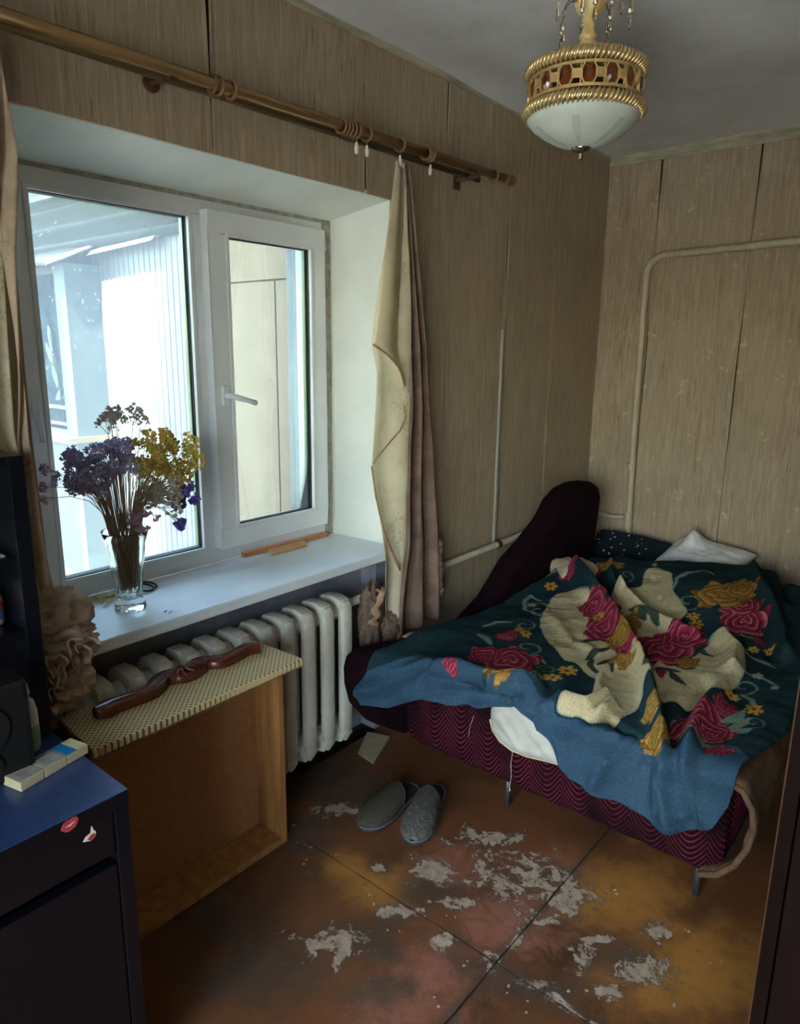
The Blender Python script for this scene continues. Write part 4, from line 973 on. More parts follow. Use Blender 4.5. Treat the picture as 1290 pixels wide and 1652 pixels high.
def pillow(name, c, h, rot, mt, label, seed, tilt=0, peak=None):
    t = thing(name, label, 'pillow', c, None)
    def fn(u, v):
        a, b = lerp(-1, 1, u), lerp(-1, 1, v)
        return a, b
    mb = MB(); n = 36
    for s_ in (1, -1):
        def g(u, v):
            a, b = lerp(-1, 1, u), lerp(-1, 1, v)
            e = max(0, (1 - abs(a) ** 3.2)) * max(0, (1 - abs(b) ** 3.2)); z = s_ * h[2] * e ** .45
            pin = 1 - .10 * (1 - abs(b) ** 2) * abs(a) ** 3; pin2 = 1 - .10 * (1 - abs(a) ** 2) * abs(b) ** 3
            w_ = .014 * N3(a * 2.2 + seed, b * 2.2, s_) + .006 * N3(a * 6, b * 6 + seed, s_)
            zz = z + w_ * e ** .3
            if peak and s_ > 0: zz += peak[2] * math.exp(-((a - peak[0]) / .22) ** 2 - ((b - peak[1]) / .45) ** 2)
            return (a * h[0] * pin, b * h[1] * pin2, zz)
        mb.grid(g, n, n)
    o = mb.obj('pillow_case', mt, t, smooth=True, local=True)
    t.rotation_euler = (tilt, 0, rot); return t
pillow('pillow', (.355, 3.862, .508), (.235, .13, .060), -.06, M['pillow_d'], 'dark pillow with small pale dots leaning against the back wall', 3, tilt=.42)
pillow('pillow', (.79, 3.86, .545), (.22, .14, .06), -.12, M['pillow_w'], 'crumpled white pillow behind the back hem of the blanket', 8, tilt=.3, peak=(-.35, .3, .085))
pillow('pillow', ((0.36, 3.191, 0.586)[0], (0.36, 3.191, 0.586)[1], (0.36, 3.191, 0.586)[2] - .04), (.11, .10, .055), .9, M['pillow_c'], 'cream pillow tucked between the velvet arm and the blanket', 5)

# ---- the blanket: a printed fleece, folded over the bed, hanging over its front edge
def zb(Y): return .5 + .09 * sm((Y - 2.75) / .6)
YE0 = 1.93
def ye(X): return YE0 - .175 * (1 - sm((X - .25) / .16))
fx = [.15, .20, .26, .33, .44, .56, .654, .777, .86, .93, 1.012, 1.12, 1.22, 1.33, 1.40, 1.44, 1.47, 1.52]
fy = [-.06, -.105, -.135, -.145, -.112, -.090, -.055, -.025, -.040, -.085, -.17, -.195, -.213, -.222, -.18, -.14, -.06, .05]
bk = [(0.2206, 3.1052), (0.2297, 3.1393), (0.3719, 3.2645), (0.5026, 3.4200), (0.6631, 3.5062), (0.9151, 3.6763), (1.1175, 3.7331), (1.3040, 3.5466)]
bkx = [p[0] for p in bk] + [1.62]; bky = [p[1] for p in bk] + [3.3]
lx_y = [1.6, 1.9, 2.2, 2.5, 2.9, 3.1, 3.6]; lx_x = [.262, .258, .266, .276, .285, .30, .36]
rx_y = [1.6, 1.99, 2.2, 2.78, 3.4, 4.0]; rx_x = [1.465, 1.475, 1.52, 1.60, 1.63, 1.63]
FOLDS = [  # polyline, height, width
    ([(0.3989, 3.1103), (0.5182, 3.0010), (0.6172, 2.9226), (0.7485, 2.7925), (0.8908, 2.6132), (1.0312, 2.4012), (1.1202, 2.2271), (1.1943, 2.0739), (1.2769, 1.9355), (1.3119, 1.8304), (1.3340, 1.7495)], .048, .030),
    ([(0.6174, 2.9862), (0.7803, 2.8151), (0.9628, 2.5578), (1.0740, 2.3721)], -.030, .022), ([(1.1258, 2.2915), (1.2038, 2.1339), (1.2840, 1.9619)], -.022, .022),
    ([(0.6671, 3.0414), (0.8023, 2.9272), (0.9503, 2.8573), (1.0788, 2.8124)], .028, .026),
    ([(1.1711, 2.8607), (1.2438, 2.7670), (1.2817, 2.5876)], .034, .040), ([(1.2981, 2.3829), (1.2988, 2.2168), (1.3142, 2.0333), (1.3482, 1.9057), (1.3646, 1.7942)], .034, .026), ([(1.2446, 2.4263), (1.2474, 2.2255), (1.2513, 2.0985)], -.018, .025),
    ([(0.9247, 1.9708), (0.9989, 1.9975), (1.0196, 2.0929)], .030, .026), ([(1.0562, 2.0584), (1.0609, 1.9324), (1.0168, 1.8955)], .024, .022), ([(1.0379, 1.9375), (1.0895, 1.9825), (1.1918, 1.9420)], -.014, .02),
    ([(0.2289, 1.8365), (0.4016, 1.9309), (0.5266, 1.9576), (0.6881, 1.9507), (0.8058, 1.9991)], .034, .028), ([(0.4320, 1.8623), (0.5937, 1.9250), (0.7566, 1.9289)], -.022, .020), ([(0.4598, 1.8811), (0.6205, 1.9058), (0.7924, 1.9277)], .016, .012),
    ([(0.2842, 1.8744), (0.3455, 1.8186), (0.3168, 1.7453)], .016, .02), ([(0.4298, 1.9444), (0.3451, 1.8436)], -.014, .014),
    ([(1.1735, 1.9349), (1.1133, 1.8382), (1.0980, 1.7786)], .018, .016), ([(1.2197, 1.9428), (1.2358, 1.8684), (1.2258, 1.7715)], -.018, .014), ([(1.2745, 1.8846), (1.2811, 1.7759)], .020, .014), ([(1.3756, 1.8881), (1.4105, 1.7958)], .016, .016), ([(0.8841, 1.9332), (0.9650, 1.8758), (0.9920, 1.7992)], .014, .018),
    ([(0.3782, 3.1508), (0.4664, 3.0542), (0.5687, 2.9295)], .014, .020), ([(0.5017, 3.3078), (0.5691, 3.1577), (0.6784, 3.0161)], .018, .018), ([(0.4146, 3.2811), (0.5361, 3.0740), (0.6292, 2.9607)], -.02, .016),
    ([(1.0739, 3.6800), (1.1819, 3.3793), (1.3038, 3.1002), (1.3978, 2.8474)], .030, .028), ([(1.2109, 3.6459), (1.3179, 3.2931)], -.02, .025), ([(1.2728, 3.0844), (1.3609, 2.8228)], -.016, .022),
    ([(0.9340, 2.4207), (0.9369, 2.2517), (0.9696, 2.1546)], .014, .022), ([(0.5467, 2.6176), (0.6997, 2.4855), (0.8273, 2.4383)], .008, .03)]
NU = NV = 430
U, V = np.meshgrid(np.linspace(0, 1, NU + 1), np.linspace(0, 1, NV + 1))
Yc = lerp(1.70, 3.5, V)
Xf = lerp(np.interp(Yc, lx_y, lx_x), np.interp(Yc, rx_y, rx_x), U)
y0_ = YE0 + np.interp(Xf, fx, fy); y1_ = np.interp(Xf, bkx, bky)
Yf = lerp(y0_, y1_, V)
Xf = lerp(np.interp(Yf, lx_y, lx_x), np.interp(Yf, rx_y, rx_x), U)
X, Y = Xf.ravel(), Yf.ravel()
def seg_d(px, py, a, b):
    dx, dy = b[0] - a[0], b[1] - a[1]; t_ = np.clip(((px - a[0]) * dx + (py - a[1]) * dy) / (dx * dx + dy * dy + 1e-9), 0, 1)
    return np.hypot(px - a[0] - t_ * dx, py - a[1] - t_ * dy), t_
H = np.zeros_like(X)
for pl_, h, w_ in FOLDS:
    dm = np.full_like(X, 9.)
    for a, b in zip(pl_[:-1], pl_[1:]): dm = np.minimum(dm, seg_d(X, Y, a, b)[0])
    H += h * np.exp(-(dm / w_) ** 2 * (1 + .3 * np.sin(9 * Y + 7 * X)))
def waves(px, py, seed, f, n=7):
    r = np.random.default_rng(seed); o = np.zeros_like(px)
    for k in range(n):
        a, q = r.uniform(0, 2 * PI), f * r.uniform(.5, 1.6); o += np.sin((px * math.cos(a) + py * math.sin(a)) * q + r.uniform(0, 6.28) + .6 * np.sin(px * q * .37 + k))
    return o / n
H *= 1.7
H += .018 * waves(X, Y, 3, 13) + .011 * waves(X, Y, 4, 30) + .004 * waves(X, Y, 8, 65) + .0012 * waves(X, Y, 5, 150)
pts = []
for x, y, h in zip(X.tolist(), Y.tolist(), H.tolist()):
    e = ye(x); z = zb(y); r = .045; yy = y
    nx_, ny_, nz_ = 0, 0, 1
    d = (e + r) - (y + (e - YE0))          # how far past the start of the bend
    yy = y + (e - YE0) * max(0, min(1, 1 - (y - YE0) / .5))
    if d > 0:
        L_ = r * PI / 2; a = min(d / r, PI / 2)
        yy = e + r - r * math.sin(a); z = z - r + r * math.cos(a); 
        if d > L_: z -= d - L_; yy -= (.030 + .014 * sm((x - .55) / .12) * sm((1.2 - x) / .12)) * min(1, (d - L_) / .03)
        ny_, nz_ = -math.sin(a), math.cos(a)
    # right end bends down as well
    d2 = x - 1.49; xx = x
    if d2 > 0:
        r2 = .05; a2 = min(d2 / r2, PI / 2.4); xx = 1.49 + r2 * math.sin(a2); z -= r2 - r2 * math.cos(a2)
        if d2 > r2 * PI / 2.4: xx += (d2 - r2 * PI / 2.4) * .26; z -= (d2 - r2 * PI / 2.4) * .97
    # rise against the arm on the left
    z += .045 * (1 - sm((x - .26) / .12)) * sm((2.5 - y) / .3) * max(.35, 1 - max(0, d) / .12) + .02 * math.exp(-((x - .26) / .05) ** 2) * sm((y - 2.3) / .3)
    if d > 0:
        g_ = min(1, d / .18); hg = g_ * (.012 * math.sin(x * 31 + 1.2 * math.sin(x * 9)) + .007 * math.sin(x * 57 + 2)); yy -= max(-.012, hg)
    hh = h if nz_ > .3 else max(-.010, h * .7)
    pts.append((xx + nx_ * hh, yy + ny_ * hh, z + nz_ * hh))

# the print, painted in the cloth's own flat coordinates
def lin(hx): return np.array(hexc(hx))
wx = X + .006 * waves(X, Y, 11, 60) ; wy = Y + .006 * waves(X, Y, 12, 60)
C = np.tile(lin('#22393f'), (len(X), 1))
C *= (1 + .10 * waves(X, Y, 21, 24)[:, None])
def inside(poly, px, py):
    n = len(poly); c_ = np.zeros(len(px), bool)
    for i in range(n):
        (xa_, ya_), (xb_, yb_) = poly[i - 1], poly[i]
        m_ = ((ya_ > py) != (yb_ > py)); c_ ^= m_ & (px < (xb_ - xa_) * (py - ya_) / ((yb_ - ya_) or 1e-9) + xa_)
    return c_
def smoothpoly(p, n=6):
    out = []; k = len(p)
    for i in range(k):
        a, b, c, d = (np.array(p[(i + j) % k]) for j in (-1, 0, 1, 2))
        for q in range(n):
            t_ = q / n; out.append(tuple(.5 * (2 * b + (c - a) * t_ + (2 * a - 5 * b + 4 * c - d) * t_ ** 2 + (3 * b - a - 3 * c + d) * t_ ** 3)))
    return out
def fill(mask, col, k=1.0):
    col = lin(col) if isinstance(col, str) else col
    kk = (mask * k)[:, None] if not isinstance(k, np.ndarray) else (mask * k)[:, None]
    global C
    C = C * (1 - kk) + col * kk
def local(e):
    cx, cy, ax, ay, bx, by = e; D = ax * by - ay * bx
    return ((wx - cx) * by - (wy - cy) * bx) / D, (-(wx - cx) * ay + (wy - cy) * ax) / D
def line(pl_, w_, col, k=.85):
    dm = np.full_like(X, 9.); n = len(pl_) - 1
    for i, (a, b) in enumerate(zip(pl_[:-1], pl_[1:])):
        d, t_ = seg_d(wx, wy, a, b); s_ = (i + t_) / n; dm = np.minimum(dm, d / (w_ * (.35 + .9 * np.sin(PI * np.clip(s_ * .9 + .08, 0, 1)))))
    fill(dm < 1, col, k)
def leaf(p, q, w_, col='#2a4236'):
    line([p, ((p[0] + q[0]) / 2 + (q[1] - p[1]) * .12, (p[1] + q[1]) / 2 - (q[0] - p[0]) * .12), q], w_, col, .95)
def rose(e, dark='#5a1228', mid='#9a2c46', light='#c98088', seed=0, pet=5):
    u, v = local(e); r = np.hypot(u, v); th = np.arctan2(v, u)
    edge = 1 + .13 * np.sin(pet * th + seed) + .07 * np.sin((pet * 2 + 1) * th + seed * 2)
    m_ = r < edge; f = r * 3.1 + th / (2 * PI) + .22 * np.sin(3 * th + seed) + .12 * np.sin(5 * th + 2 * seed)
    fr_ = f - np.floor(f); t1 = np.clip(fr_ * 1.6, 0, 1)[:, None]; t2 = np.clip((fr_ - .62) / .33, 0, 1)[:, None] ** 2 * .75
    col = lin(dark) * (1 - t1) + lin(mid) * t1; col = col * (1 - t2) + lin(light) * t2
    fill(m_, col)
def daisy(e, col='#c79a48', core='#7b4a22', n=7, seed=0):
    u, v = local(e); r = np.hypot(u, v); th = np.arctan2(v, u)
    fill(r < .35 + .65 * np.abs(np.cos(n * th / 2 + seed)) ** .7, col); fill(r < .25, core)
def swirl(e, turns=1.4, w_=.2, col='#8ea294', flip=1, k=.75):
    u, v = local(e); r = np.hypot(u, v); th = np.arctan2(v * flip, u); f = r * turns - th / (2 * PI); d = np.abs(f - np.round(f))
    fill((d < w_ * .5) & (r < 1) & (r > .12), col, k)
# blue front border
blue = smoothpoly([(0.1592, 1.7299), (0.1971, 1.8600), (0.3133, 1.9434), (0.3755, 2.0094), (0.5486, 2.0042), (0.7646, 1.9871), (0.9268, 1.9453), (1.0138, 1.9369), (1.1012, 1.9330), (1.1918, 1.9500), (1.2719, 1.9602), (1.3285, 1.9785), (1.3785, 2.0440), (1.4390, 2.0745), (1.5047, 1.9470), (1.4991, 1.6621), (1.3406, 1.5343), (0.9769, 1.5450), (0.6322, 1.6277), (0.2888, 1.5652)], 3)
fill(inside(blue, wx, wy), '#3a546a')
fill(inside(blue, wx, wy), lin('#31495c'), np.clip(.5 + waves(X, Y, 31, 30), 0, 1) * .5)
# cream medallion
med = smoothpoly([(0.4725, 2.6999), (0.4217, 2.8694), (0.4552, 2.9570), (0.5366, 2.9324), (0.6549, 2.8422), (0.7485, 2.7925), (0.6534, 2.9729), (0.6681, 3.0730), (0.7371, 3.1191), (0.6931, 3.2644), (0.7095, 3.3645), (0.7881, 3.3304), (0.8589, 3.1672), (0.9261, 3.0890), (0.9782, 3.0176), (0.9685, 2.9279), (0.9762, 2.8218), (1.0325, 2.6979), (1.1180, 2.6194), (1.1441, 2.7566), (1.1423, 2.8544), (1.1850, 2.8692), (1.2685, 2.7662), (1.3157, 2.6175), (1.3242, 2.4174), (1.3023, 2.3010), (1.2387, 2.2398), (1.1583, 2.2372), (1.0868, 2.2695), (1.1185, 2.1347), (1.1097, 2.0206), (1.0666, 1.9424), (1.0018, 1.9471), (0.9756, 1.9400), (0.9337, 1.9406), (0.9457, 2.0171), (0.9653, 2.0915), (0.9404, 2.2034), (0.8598, 2.2641), (0.7444, 2.3198), (0.6285, 2.4225), (0.5282, 2.5540)], 5)
def border(poly, w_, col, k=.8):
    dm = np.full_like(X, 9.)
    for a, b in zip(poly, poly[1:] + poly[:1]): dm = np.minimum(dm, seg_d(wx, wy, a, b)[0])
    fill(dm < w_, col, k)
border(med, .012, '#16303a', .9)
fill(inside(med, wx, wy), '#bdae88'); fill(inside(med, wx, wy), lin('#cdbf98'), np.clip(.5 + waves(X, Y, 33, 16), 0, 1) * .8)
border(med, .0045, '#bdb595', .7)
for e, fl in (((0.7487, 3.2147, 0.0340, 0.0187, 0.0223, -0.0569), 1), ((0.8310, 3.0781, 0.0236, 0.0115, 0.0138, -0.0354), -1), ((0.6804, 2.4436, 0.0484, 0.0428, 0.0263, -0.0509), 1), ((1.2034, 2.3595, 0.0324, 0.0284, 0.0139, -0.0425), -1), ((0.9190, 2.3718, 0.0347, 0.0305, 0.0156, -0.0357), 1), ((1.2570, 2.5998, 0.0343, 0.0302, 0.0215, -0.0767), 1)):
    swirl(e, 1.2, .22, '#9c9471', fl, .6)
daisy((0.7461, 3.2288, 0.0146, 0.0082, 0.0126, -0.0324), '#e0d8bb', '#cfc6a4'); daisy((0.8310, 3.0781, 0.0118, 0.0057, 0.0079, -0.0202), '#e0d8bb', '#cfc6a4'); daisy((0.6833, 3.4098, 0.0116, 0.0105, 0.0157, -0.0418), '#b7bda8', '#b7bda8')
# scrolls on the dark ground
for e, fl in (((0.9536, 3.1026, 0.0503, 0.0249, 0.0249, -0.0712), 1), ((0.4477, 2.6778, 0.0496, 0.0442, 0.0530, -0.0954), -1), ((0.6148, 2.2894, 0.0471, 0.0416, 0.0328, -0.0570), 1), ((1.1845, 2.9348, 0.0449, 0.0246, 0.0163, -0.0554), -1), ((1.3493, 2.4874, 0.0422, 0.0370, 0.0180, -0.0695), 1), ((1.2453, 2.1441, 0.0359, 0.0313, 0.0122, -0.0359), -1), ((0.7543, 2.1577, 0.0372, 0.0327, 0.0201, -0.0366), 1), ((0.4926, 2.4763, 0.0429, 0.0381, 0.0314, -0.0541), -1), ((0.6324, 3.1900, 0.0351, 0.0184, 0.0237, -0.0551), 1), ((1.4354, 2.2590, 0.0325, 0.0283, 0.0092, -0.0371), 1)):
    swirl(e, 1.25, .20, '#7f968c', fl, .7)
for p in ([(0.8613, 3.1684), (0.8442, 3.2708), (0.8558, 3.3902), (0.9025, 3.4717), (0.9549, 3.4408)], [(1.3030, 2.5864), (1.3507, 2.6020), (1.3918, 2.5994), (1.4414, 2.5804)], [(1.2269, 2.7878), (1.2997, 2.7643), (1.3554, 2.7559)], [(0.3913, 2.8021), (0.3304, 2.8294), (0.3329, 2.7568), (0.3904, 2.6577), (0.4542, 2.6330)], [(1.1351, 2.7857), (1.1465, 2.9027), (1.2076, 2.9368), (1.2936, 2.9166)], [(1.3601, 2.4081), (1.3897, 2.4054), (1.4349, 2.3356)], [(0.3736, 2.3526), (0.3863, 2.4280), (0.4392, 2.4656)], [(0.6462, 2.1890), (0.6790, 2.2472), (0.7373, 2.2119)], [(1.2968, 2.7755), (1.3411, 2.7711), (1.3883, 2.7497)]):
    line(p, .008, '#8fa698', .75)
for e in ((0.3875, 2.7291, 0.0169, 0.0151, 0.0162, -0.0285), (1.3624, 2.6123, 0.0168, 0.0148, 0.0065, -0.0269), (1.3505, 2.3711, 0.0141, 0.0123, 0.0049, -0.0183), (1.4306, 2.5587, 0.0130, 0.0114, 0.0045, -0.0204)): daisy(e, '#a9ad97', '#8d9480', 5)
for p in ([(1.2831, 2.0063), (1.3323, 2.0218), (1.3749, 2.0862)], [(1.3477, 2.1479), (1.3957, 2.1703), (1.4199, 2.2707)]):
    line(p, .012, '#94967c', .7)
# leaves round the bouquets
for p, q, w_ in [(*a, b) for a, b in (([(0.7667, 2.7195), (0.6669, 2.7244)], .014), ([(0.8030, 2.5769), (0.7335, 2.4988)], .014), ([(0.8602, 2.5060), (0.8304, 2.3513)], .013), ([(0.9340, 2.4207), (0.8843, 2.3413)], .013), ([(0.9291, 2.4901), (0.9515, 2.2975)], .012), ([(0.8556, 2.8635), (0.7682, 2.9086)], .014), ([(1.0419, 2.4449), (1.1374, 2.4608)], .014), ([(1.1109, 2.5056), (1.1713, 2.5244)], .013), ([(1.1120, 2.4385), (1.1874, 2.3762)], .012), ([(1.1257, 2.7405), (1.1893, 2.6822)], .012), ([(1.0443, 2.3791), (1.0977, 2.2975)], .012), ([(0.7228, 2.9153), (0.5929, 2.9421)], .012), ([(0.9188, 2.8374), (0.8239, 2.9083)], .012), ([(0.5179, 2.0905), (0.4342, 2.1300)], .012), ([(0.6676, 1.9830), (0.6577, 1.9344)], .012), ([(0.7705, 2.1056), (0.8351, 2.0983)], .012), ([(1.3732, 2.0619), (1.4244, 2.1293)], .014), ([(1.2220, 2.0729), (1.1707, 2.0789)], .013), ([(1.0642, 3.2099), (0.9939, 3.1408)], .012), ([(1.2181, 2.9000), (1.2739, 2.9054)], .011), ([(0.8431, 2.3771), (0.9178, 2.2679)], .011))]:
    leaf(p, q, w_)
for p, q, w_ in [(*a, b) for a, b in (([(1.3617, 2.1947), (1.3970, 2.3026)], .013), ([(1.3368, 2.0078), (1.4006, 2.0280)], .014), ([(0.4902, 2.2188), (0.4019, 2.2641)], .012), ([(0.3167, 3.1069), (0.2927, 3.0262)], .010), ([(1.3927, 2.1486), (1.4382, 2.2121)], .012))]:
    leaf(p, q, w_, '#6f8a7a')
# roses
rose((0.7529, 2.6890, 0.0626, 0.0555, 0.0565, -0.1260), seed=1); rose((0.6325, 2.8278, 0.0491, 0.0324, 0.0389, -0.0822), seed=4); rose((1.0214, 2.6405, 0.0878, 0.0775, 0.0570, -0.1581), seed=2); rose((1.0493, 2.7910, 0.0662, 0.0503, 0.0344, -0.1017), seed=5); rose((1.0837, 2.3937, 0.0235, 0.0207, 0.0148, -0.0398), seed=3); rose((0.9058, 2.5463, 0.0329, 0.0290, 0.0381, -0.0919), '#7a1c38', '#a83350', '#c76a80', seed=6)
rose((0.6290, 2.1378, 0.0831, 0.0731, 0.0593, -0.0977), light='#cf948e', seed=2.5); rose((0.5200, 2.1294, 0.0424, 0.0374, 0.0373, -0.0569), seed=.5); rose((0.5005, 2.3260, 0.0337, 0.0298, 0.0300, -0.0490), seed=1.5)
rose((1.2036, 3.0337, 0.0795, 0.0404, 0.0288, -0.1019), light='#cf948e', seed=3.3); rose((1.1589, 3.1477, 0.0694, 0.0361, 0.0236, -0.0831), light='#cf948e', seed=1.1); rose((1.2912, 2.9257, 0.0197, 0.0110, 0.0106, -0.0407), seed=2)
rose((1.2987, 2.1150, 0.0729, 0.0636, 0.0272, -0.0846), seed=4.4); rose((1.3590, 2.1097, 0.0516, 0.0449, 0.0178, -0.0601), light='#cf8f98', seed=.7); rose((1.4045, 2.0142, 0.0383, 0.0332, 0.0079, -0.0275), seed=2.2); rose((1.3462, 2.2688, 0.0303, 0.0265, 0.0132, -0.0468), seed=5)
rose((0.3722, 3.0977, 0.0429, 0.0202, 0.0353, -0.0677), seed=2); rose((0.4407, 3.2056, 0.0578, 0.0307, 0.0284, -0.0590), seed=3); rose((0.5130, 1.9463, 0.0208, 0.0072, 0.0225, -0.0170), seed=3.8)
yl = dict(dark='#6b4622', mid='#a67c36', light='#c2a662')
rose((1.0606, 3.2217, 0.1029, 0.0593, 0.0384, -0.1288), pet=6, seed=.4, **yl); rose((1.1070, 3.3356, 0.0562, 0.0459, 0.0355, -0.1333), pet=5, seed=2.4, **yl); rose((0.7325, 2.0209, 0.0718, 0.0630, 0.0271, -0.0457), pet=6, seed=1.3, **yl); rose((0.8240, 2.8086, 0.0293, 0.0206, 0.0383, -0.0931), pet=5, seed=1, **yl); rose((0.8628, 2.5885, 0.0410, 0.0363, 0.0328, -0.0774), pet=5, seed=3, **yl); rose((1.2402, 1.9462, 0.0402, 0.0235, 0.0178, -0.0327), pet=5, seed=2, **yl); rose((1.1855, 2.0662, 0.0207, 0.0181, 0.0232, -0.0611), pet=5, seed=.2, **yl); rose((1.1328, 2.5743, 0.0350, 0.0309, 0.0200, -0.0610), pet=5, seed=4, **yl); rose((0.5161, 3.2754, 0.0555, 0.0355, 0.0244, -0.0548), pet=5, seed=4, **yl); rose((0.9450, 2.3947, 0.0347, 0.0306, 0.0197, -0.0464), pet=5, seed=.9, **yl)
for i, e in enumerate(((0.3586, 2.9557, 0.0285, 0.0143, 0.0206, -0.0377), (0.8267, 2.2079, 0.0287, 0.0252, 0.0189, -0.0373), (0.8211, 2.1113, 0.0263, 0.0231, 0.0161, -0.0304), (1.0414, 2.9390, 0.0299, 0.0161, 0.0144, -0.0427), (1.0118, 2.9956, 0.0263, 0.0134, 0.0097, -0.0283), (1.4154, 2.3399, 0.0244, 0.0213, 0.0098, -0.0396), (0.5456, 2.3998, 0.0189, 0.0168, 0.0229, -0.0396), (0.5009, 2.4121, 0.0153, 0.0136, 0.0170, -0.0288), (1.3370, 2.3707, 0.0189, 0.0165, 0.0076, -0.0276), (1.3342, 2.8880, 0.0172, 0.0103, 0.0057, -0.0230), (1.2927, 2.8344, 0.0227, 0.0151, 0.0051, -0.0198), (0.6970, 2.7511, 0.0202, 0.0175, 0.0181, -0.0394))): daisy(e, '#c7973f', '#6f4520', 6 + i % 2, i)
C = np.clip(C * (1 + .05 * waves(X, Y, 41, 220)[:, None]), 0, 1)

q = NU + 1
ii = np.arange(NU * NV); jj = ii // NU * q + ii % NU
faces = np.stack([jj, jj + 1, jj + 1 + q, jj + q], 1)
me = bpy.data.meshes.new('blanket')
me.vertices.add(len(pts)); me.vertices.foreach_set('co', np.array(pts, np.float32).ravel())
me.loops.add(faces.size); me.loops.foreach_set('vertex_index', faces.ravel().astype(np.int32))
me.polygons.add(len(faces)); me.polygons.foreach_set('loop_start', np.arange(0, faces.size, 4, dtype=np.int32)); me.polygons.foreach_set('loop_total', np.full(len(faces), 4, np.int32))
me.polygons.foreach_set('use_smooth', np.ones(len(faces), bool)); me.update(calc_edges=True)
a_ = me.color_attributes.new('print', 'FLOAT_COLOR', 'POINT'); a_.data.foreach_set('color', np.concatenate([C, np.ones((len(C), 1))], 1).astype(np.float32).ravel())
m, t = newmat('printed_fleece', .95, .05)
at = t.node('Attribute', attribute_name='print'); n = t.noise(t.coord((120, 120, 120)), 1, 4, .7)
t.l.new(t.mix(t.math('MULTIPLY', t.step(n, .42, .7), .3), at.outputs['Color'], '#0d1418'), t.bsdf.inputs['Base Color']); t.bump(n, .9, .007); M['fleece'] = m
bl = put('blanket', me, M['fleece'])
tag(bl, 'teal and blue fleece blanket printed with roses, crumpled over the sofa bed', 'blanket')
sd = bl.modifiers.new('solid', 'SOLIDIFY'); sd.thickness = .007; sd.offset = -1

# ================================================================== CURTAINS
cur = thing('curtain', 'single mauve and cream curtain panel hanging right of the window', 'curtain', (.1, 2.15, 2.28))
Le = [(0.122, 2.064, 2.261), (0.122, 2.042, 2.18), (0.122, 1.982, 1.905), (0.122, 1.924, 1.638), (0.122, 1.948, 1.54), (0.122, 1.936, 1.339), (0.122, 1.93, 1.202), (0.122, 1.973, 1.006), (0.122, 2.003, 0.827), (0.122, 2.021, 0.6043), (0.122, 2.045, 0.4774)]
Re = [(0.08, 2.145, 2.282), (0.08, 2.157, 2.226), (0.08, 2.206, 1.995), (0.08, 2.295, 1.631), (0.08, 2.361, 1.278), (0.08, 2.412, 0.8688), (0.08, 2.434, 0.5497), (0.08, 2.445, 0.3984)]
Mi = [(0.1, 2.104, 2.271), (0.1, 2.116, 2.195), (0.1, 2.124, 1.985), (0.1, 2.142, 1.629), (0.1, 2.154, 1.406), (0.1, 2.135, 1.25), (0.1, 2.131, 1.052), (0.1, 2.143, 0.8442), (0.1, 2.116, 0.6391), (0.1, 2.103, 0.4529)]
def edge(T): 
    T = sorted(T, key=lambda p: p[2]); zs = [p[2] for p in T]; yy = [p[1] for p in T]
    return lambda z: tab(z, zs, yy)
eL, eR, eM = edge(Le), edge(Re), edge(Mi)
ZT, ZB = 2.268, .455
def drape(u, v):
    z = lerp(ZT, ZB, v); a, b = eM(z) - .006, eR(z); w_ = b - a
    ph = u * 2 * PI * 2.6 + .8 * v + .5 * math.sin(v * 5)
    x = .098 + min(.035, w_ * .22) * math.sin(ph) + .006 * math.sin(ph * 2.3 + v * 7) - .03 * u * sm(v * 2)
    return (x, lerp(a, b, u) + .006 * math.sin(v * 12 + 3 * u) * v, z - .05 * u * sm((v - .9) / .1) * 0)
MB().grid(drape, 70, 110).obj('drape', M['mauve_cloth'], cur, smooth=True, solid=.0015)
def lining(u, v):
    z = lerp(ZT, .49 + .02 * math.sin(u * 9), v); a, b = eL(z), eM(z) + .004; w_ = b - a
    x = .110 + min(.020, w_ * .15) * math.sin(u * PI * 2.2 + .6 + v * 1.5) + .004 * math.sin(v * 17 + u * 3)
    return (x, lerp(a, b, u), z)
MB().grid(lining, 50, 120).obj('lining', M['cream_cloth'], cur, smooth=True, solid=.0012)
# flap folded forward: triangular, its hem running down to the right
fl0, fl1 = (0.13, 1.919, 1.636), (0.13, 2.114, 1.417)
def flap(u, v):
    z1 = lerp(fl0[2], fl1[2], u); z = lerp(ZT - .02, z1, v)
    a = eL(z) + .012 if z > fl0[2] else lerp(fl0[1], fl1[1], (fl0[2] - z) / (fl0[2] - fl1[2])); a = eL(max(z, fl0[2])); b = eM(z) + .002
    y = lerp(a, b, u) if z > fl0[2] else lerp(lerp(fl0[1], fl1[1], min(1, (fl0[2] - z) / (fl0[2] - fl1[2]))), b, u)
    w_ = max(0, b - a); x = .122 + min(.02, .10 * w_) * math.sin(u * PI * 1.6 + .4) + .01 * v
    return (x, y, z)
MB().grid(flap, 40, 80).obj('flap', M['cream_cloth'], cur, smooth=True, solid=.0012)
hp = [flap(k / 20, 1) for k in range(21)]
MB().tube([(p[0] + .002, p[1], p[2]) for p in hp], .0042, 7).obj('flap_hem', M['hem'], cur, smooth=True)
h2 = [(0.135, 1.919, 1.2), (0.135, 1.943, 1.085), (0.135, 1.98, 0.9705), (0.135, 2.002, 0.9047), (0.135, 2.04, 0.8469), (0.135, 2.071, 0.7941), (0.135, 2.091, 0.7586)]
MB().tube(h2, [.003, .004, .004, .0055, .006, .0055, .004], 7).obj('lining_hem', M['hem'], cur, smooth=True)
h3 = [(0.135, 2.104, 1.41), (0.135, 2.113, 1.363), (0.135, 2.08, 1.318), (0.135, 2.026, 1.282), (0.135, 1.963, 1.239), (0.135, 1.929, 1.208)]
MB().tube(h3, .003, 7).obj('fold_hem', M['hem'], cur, smooth=True)
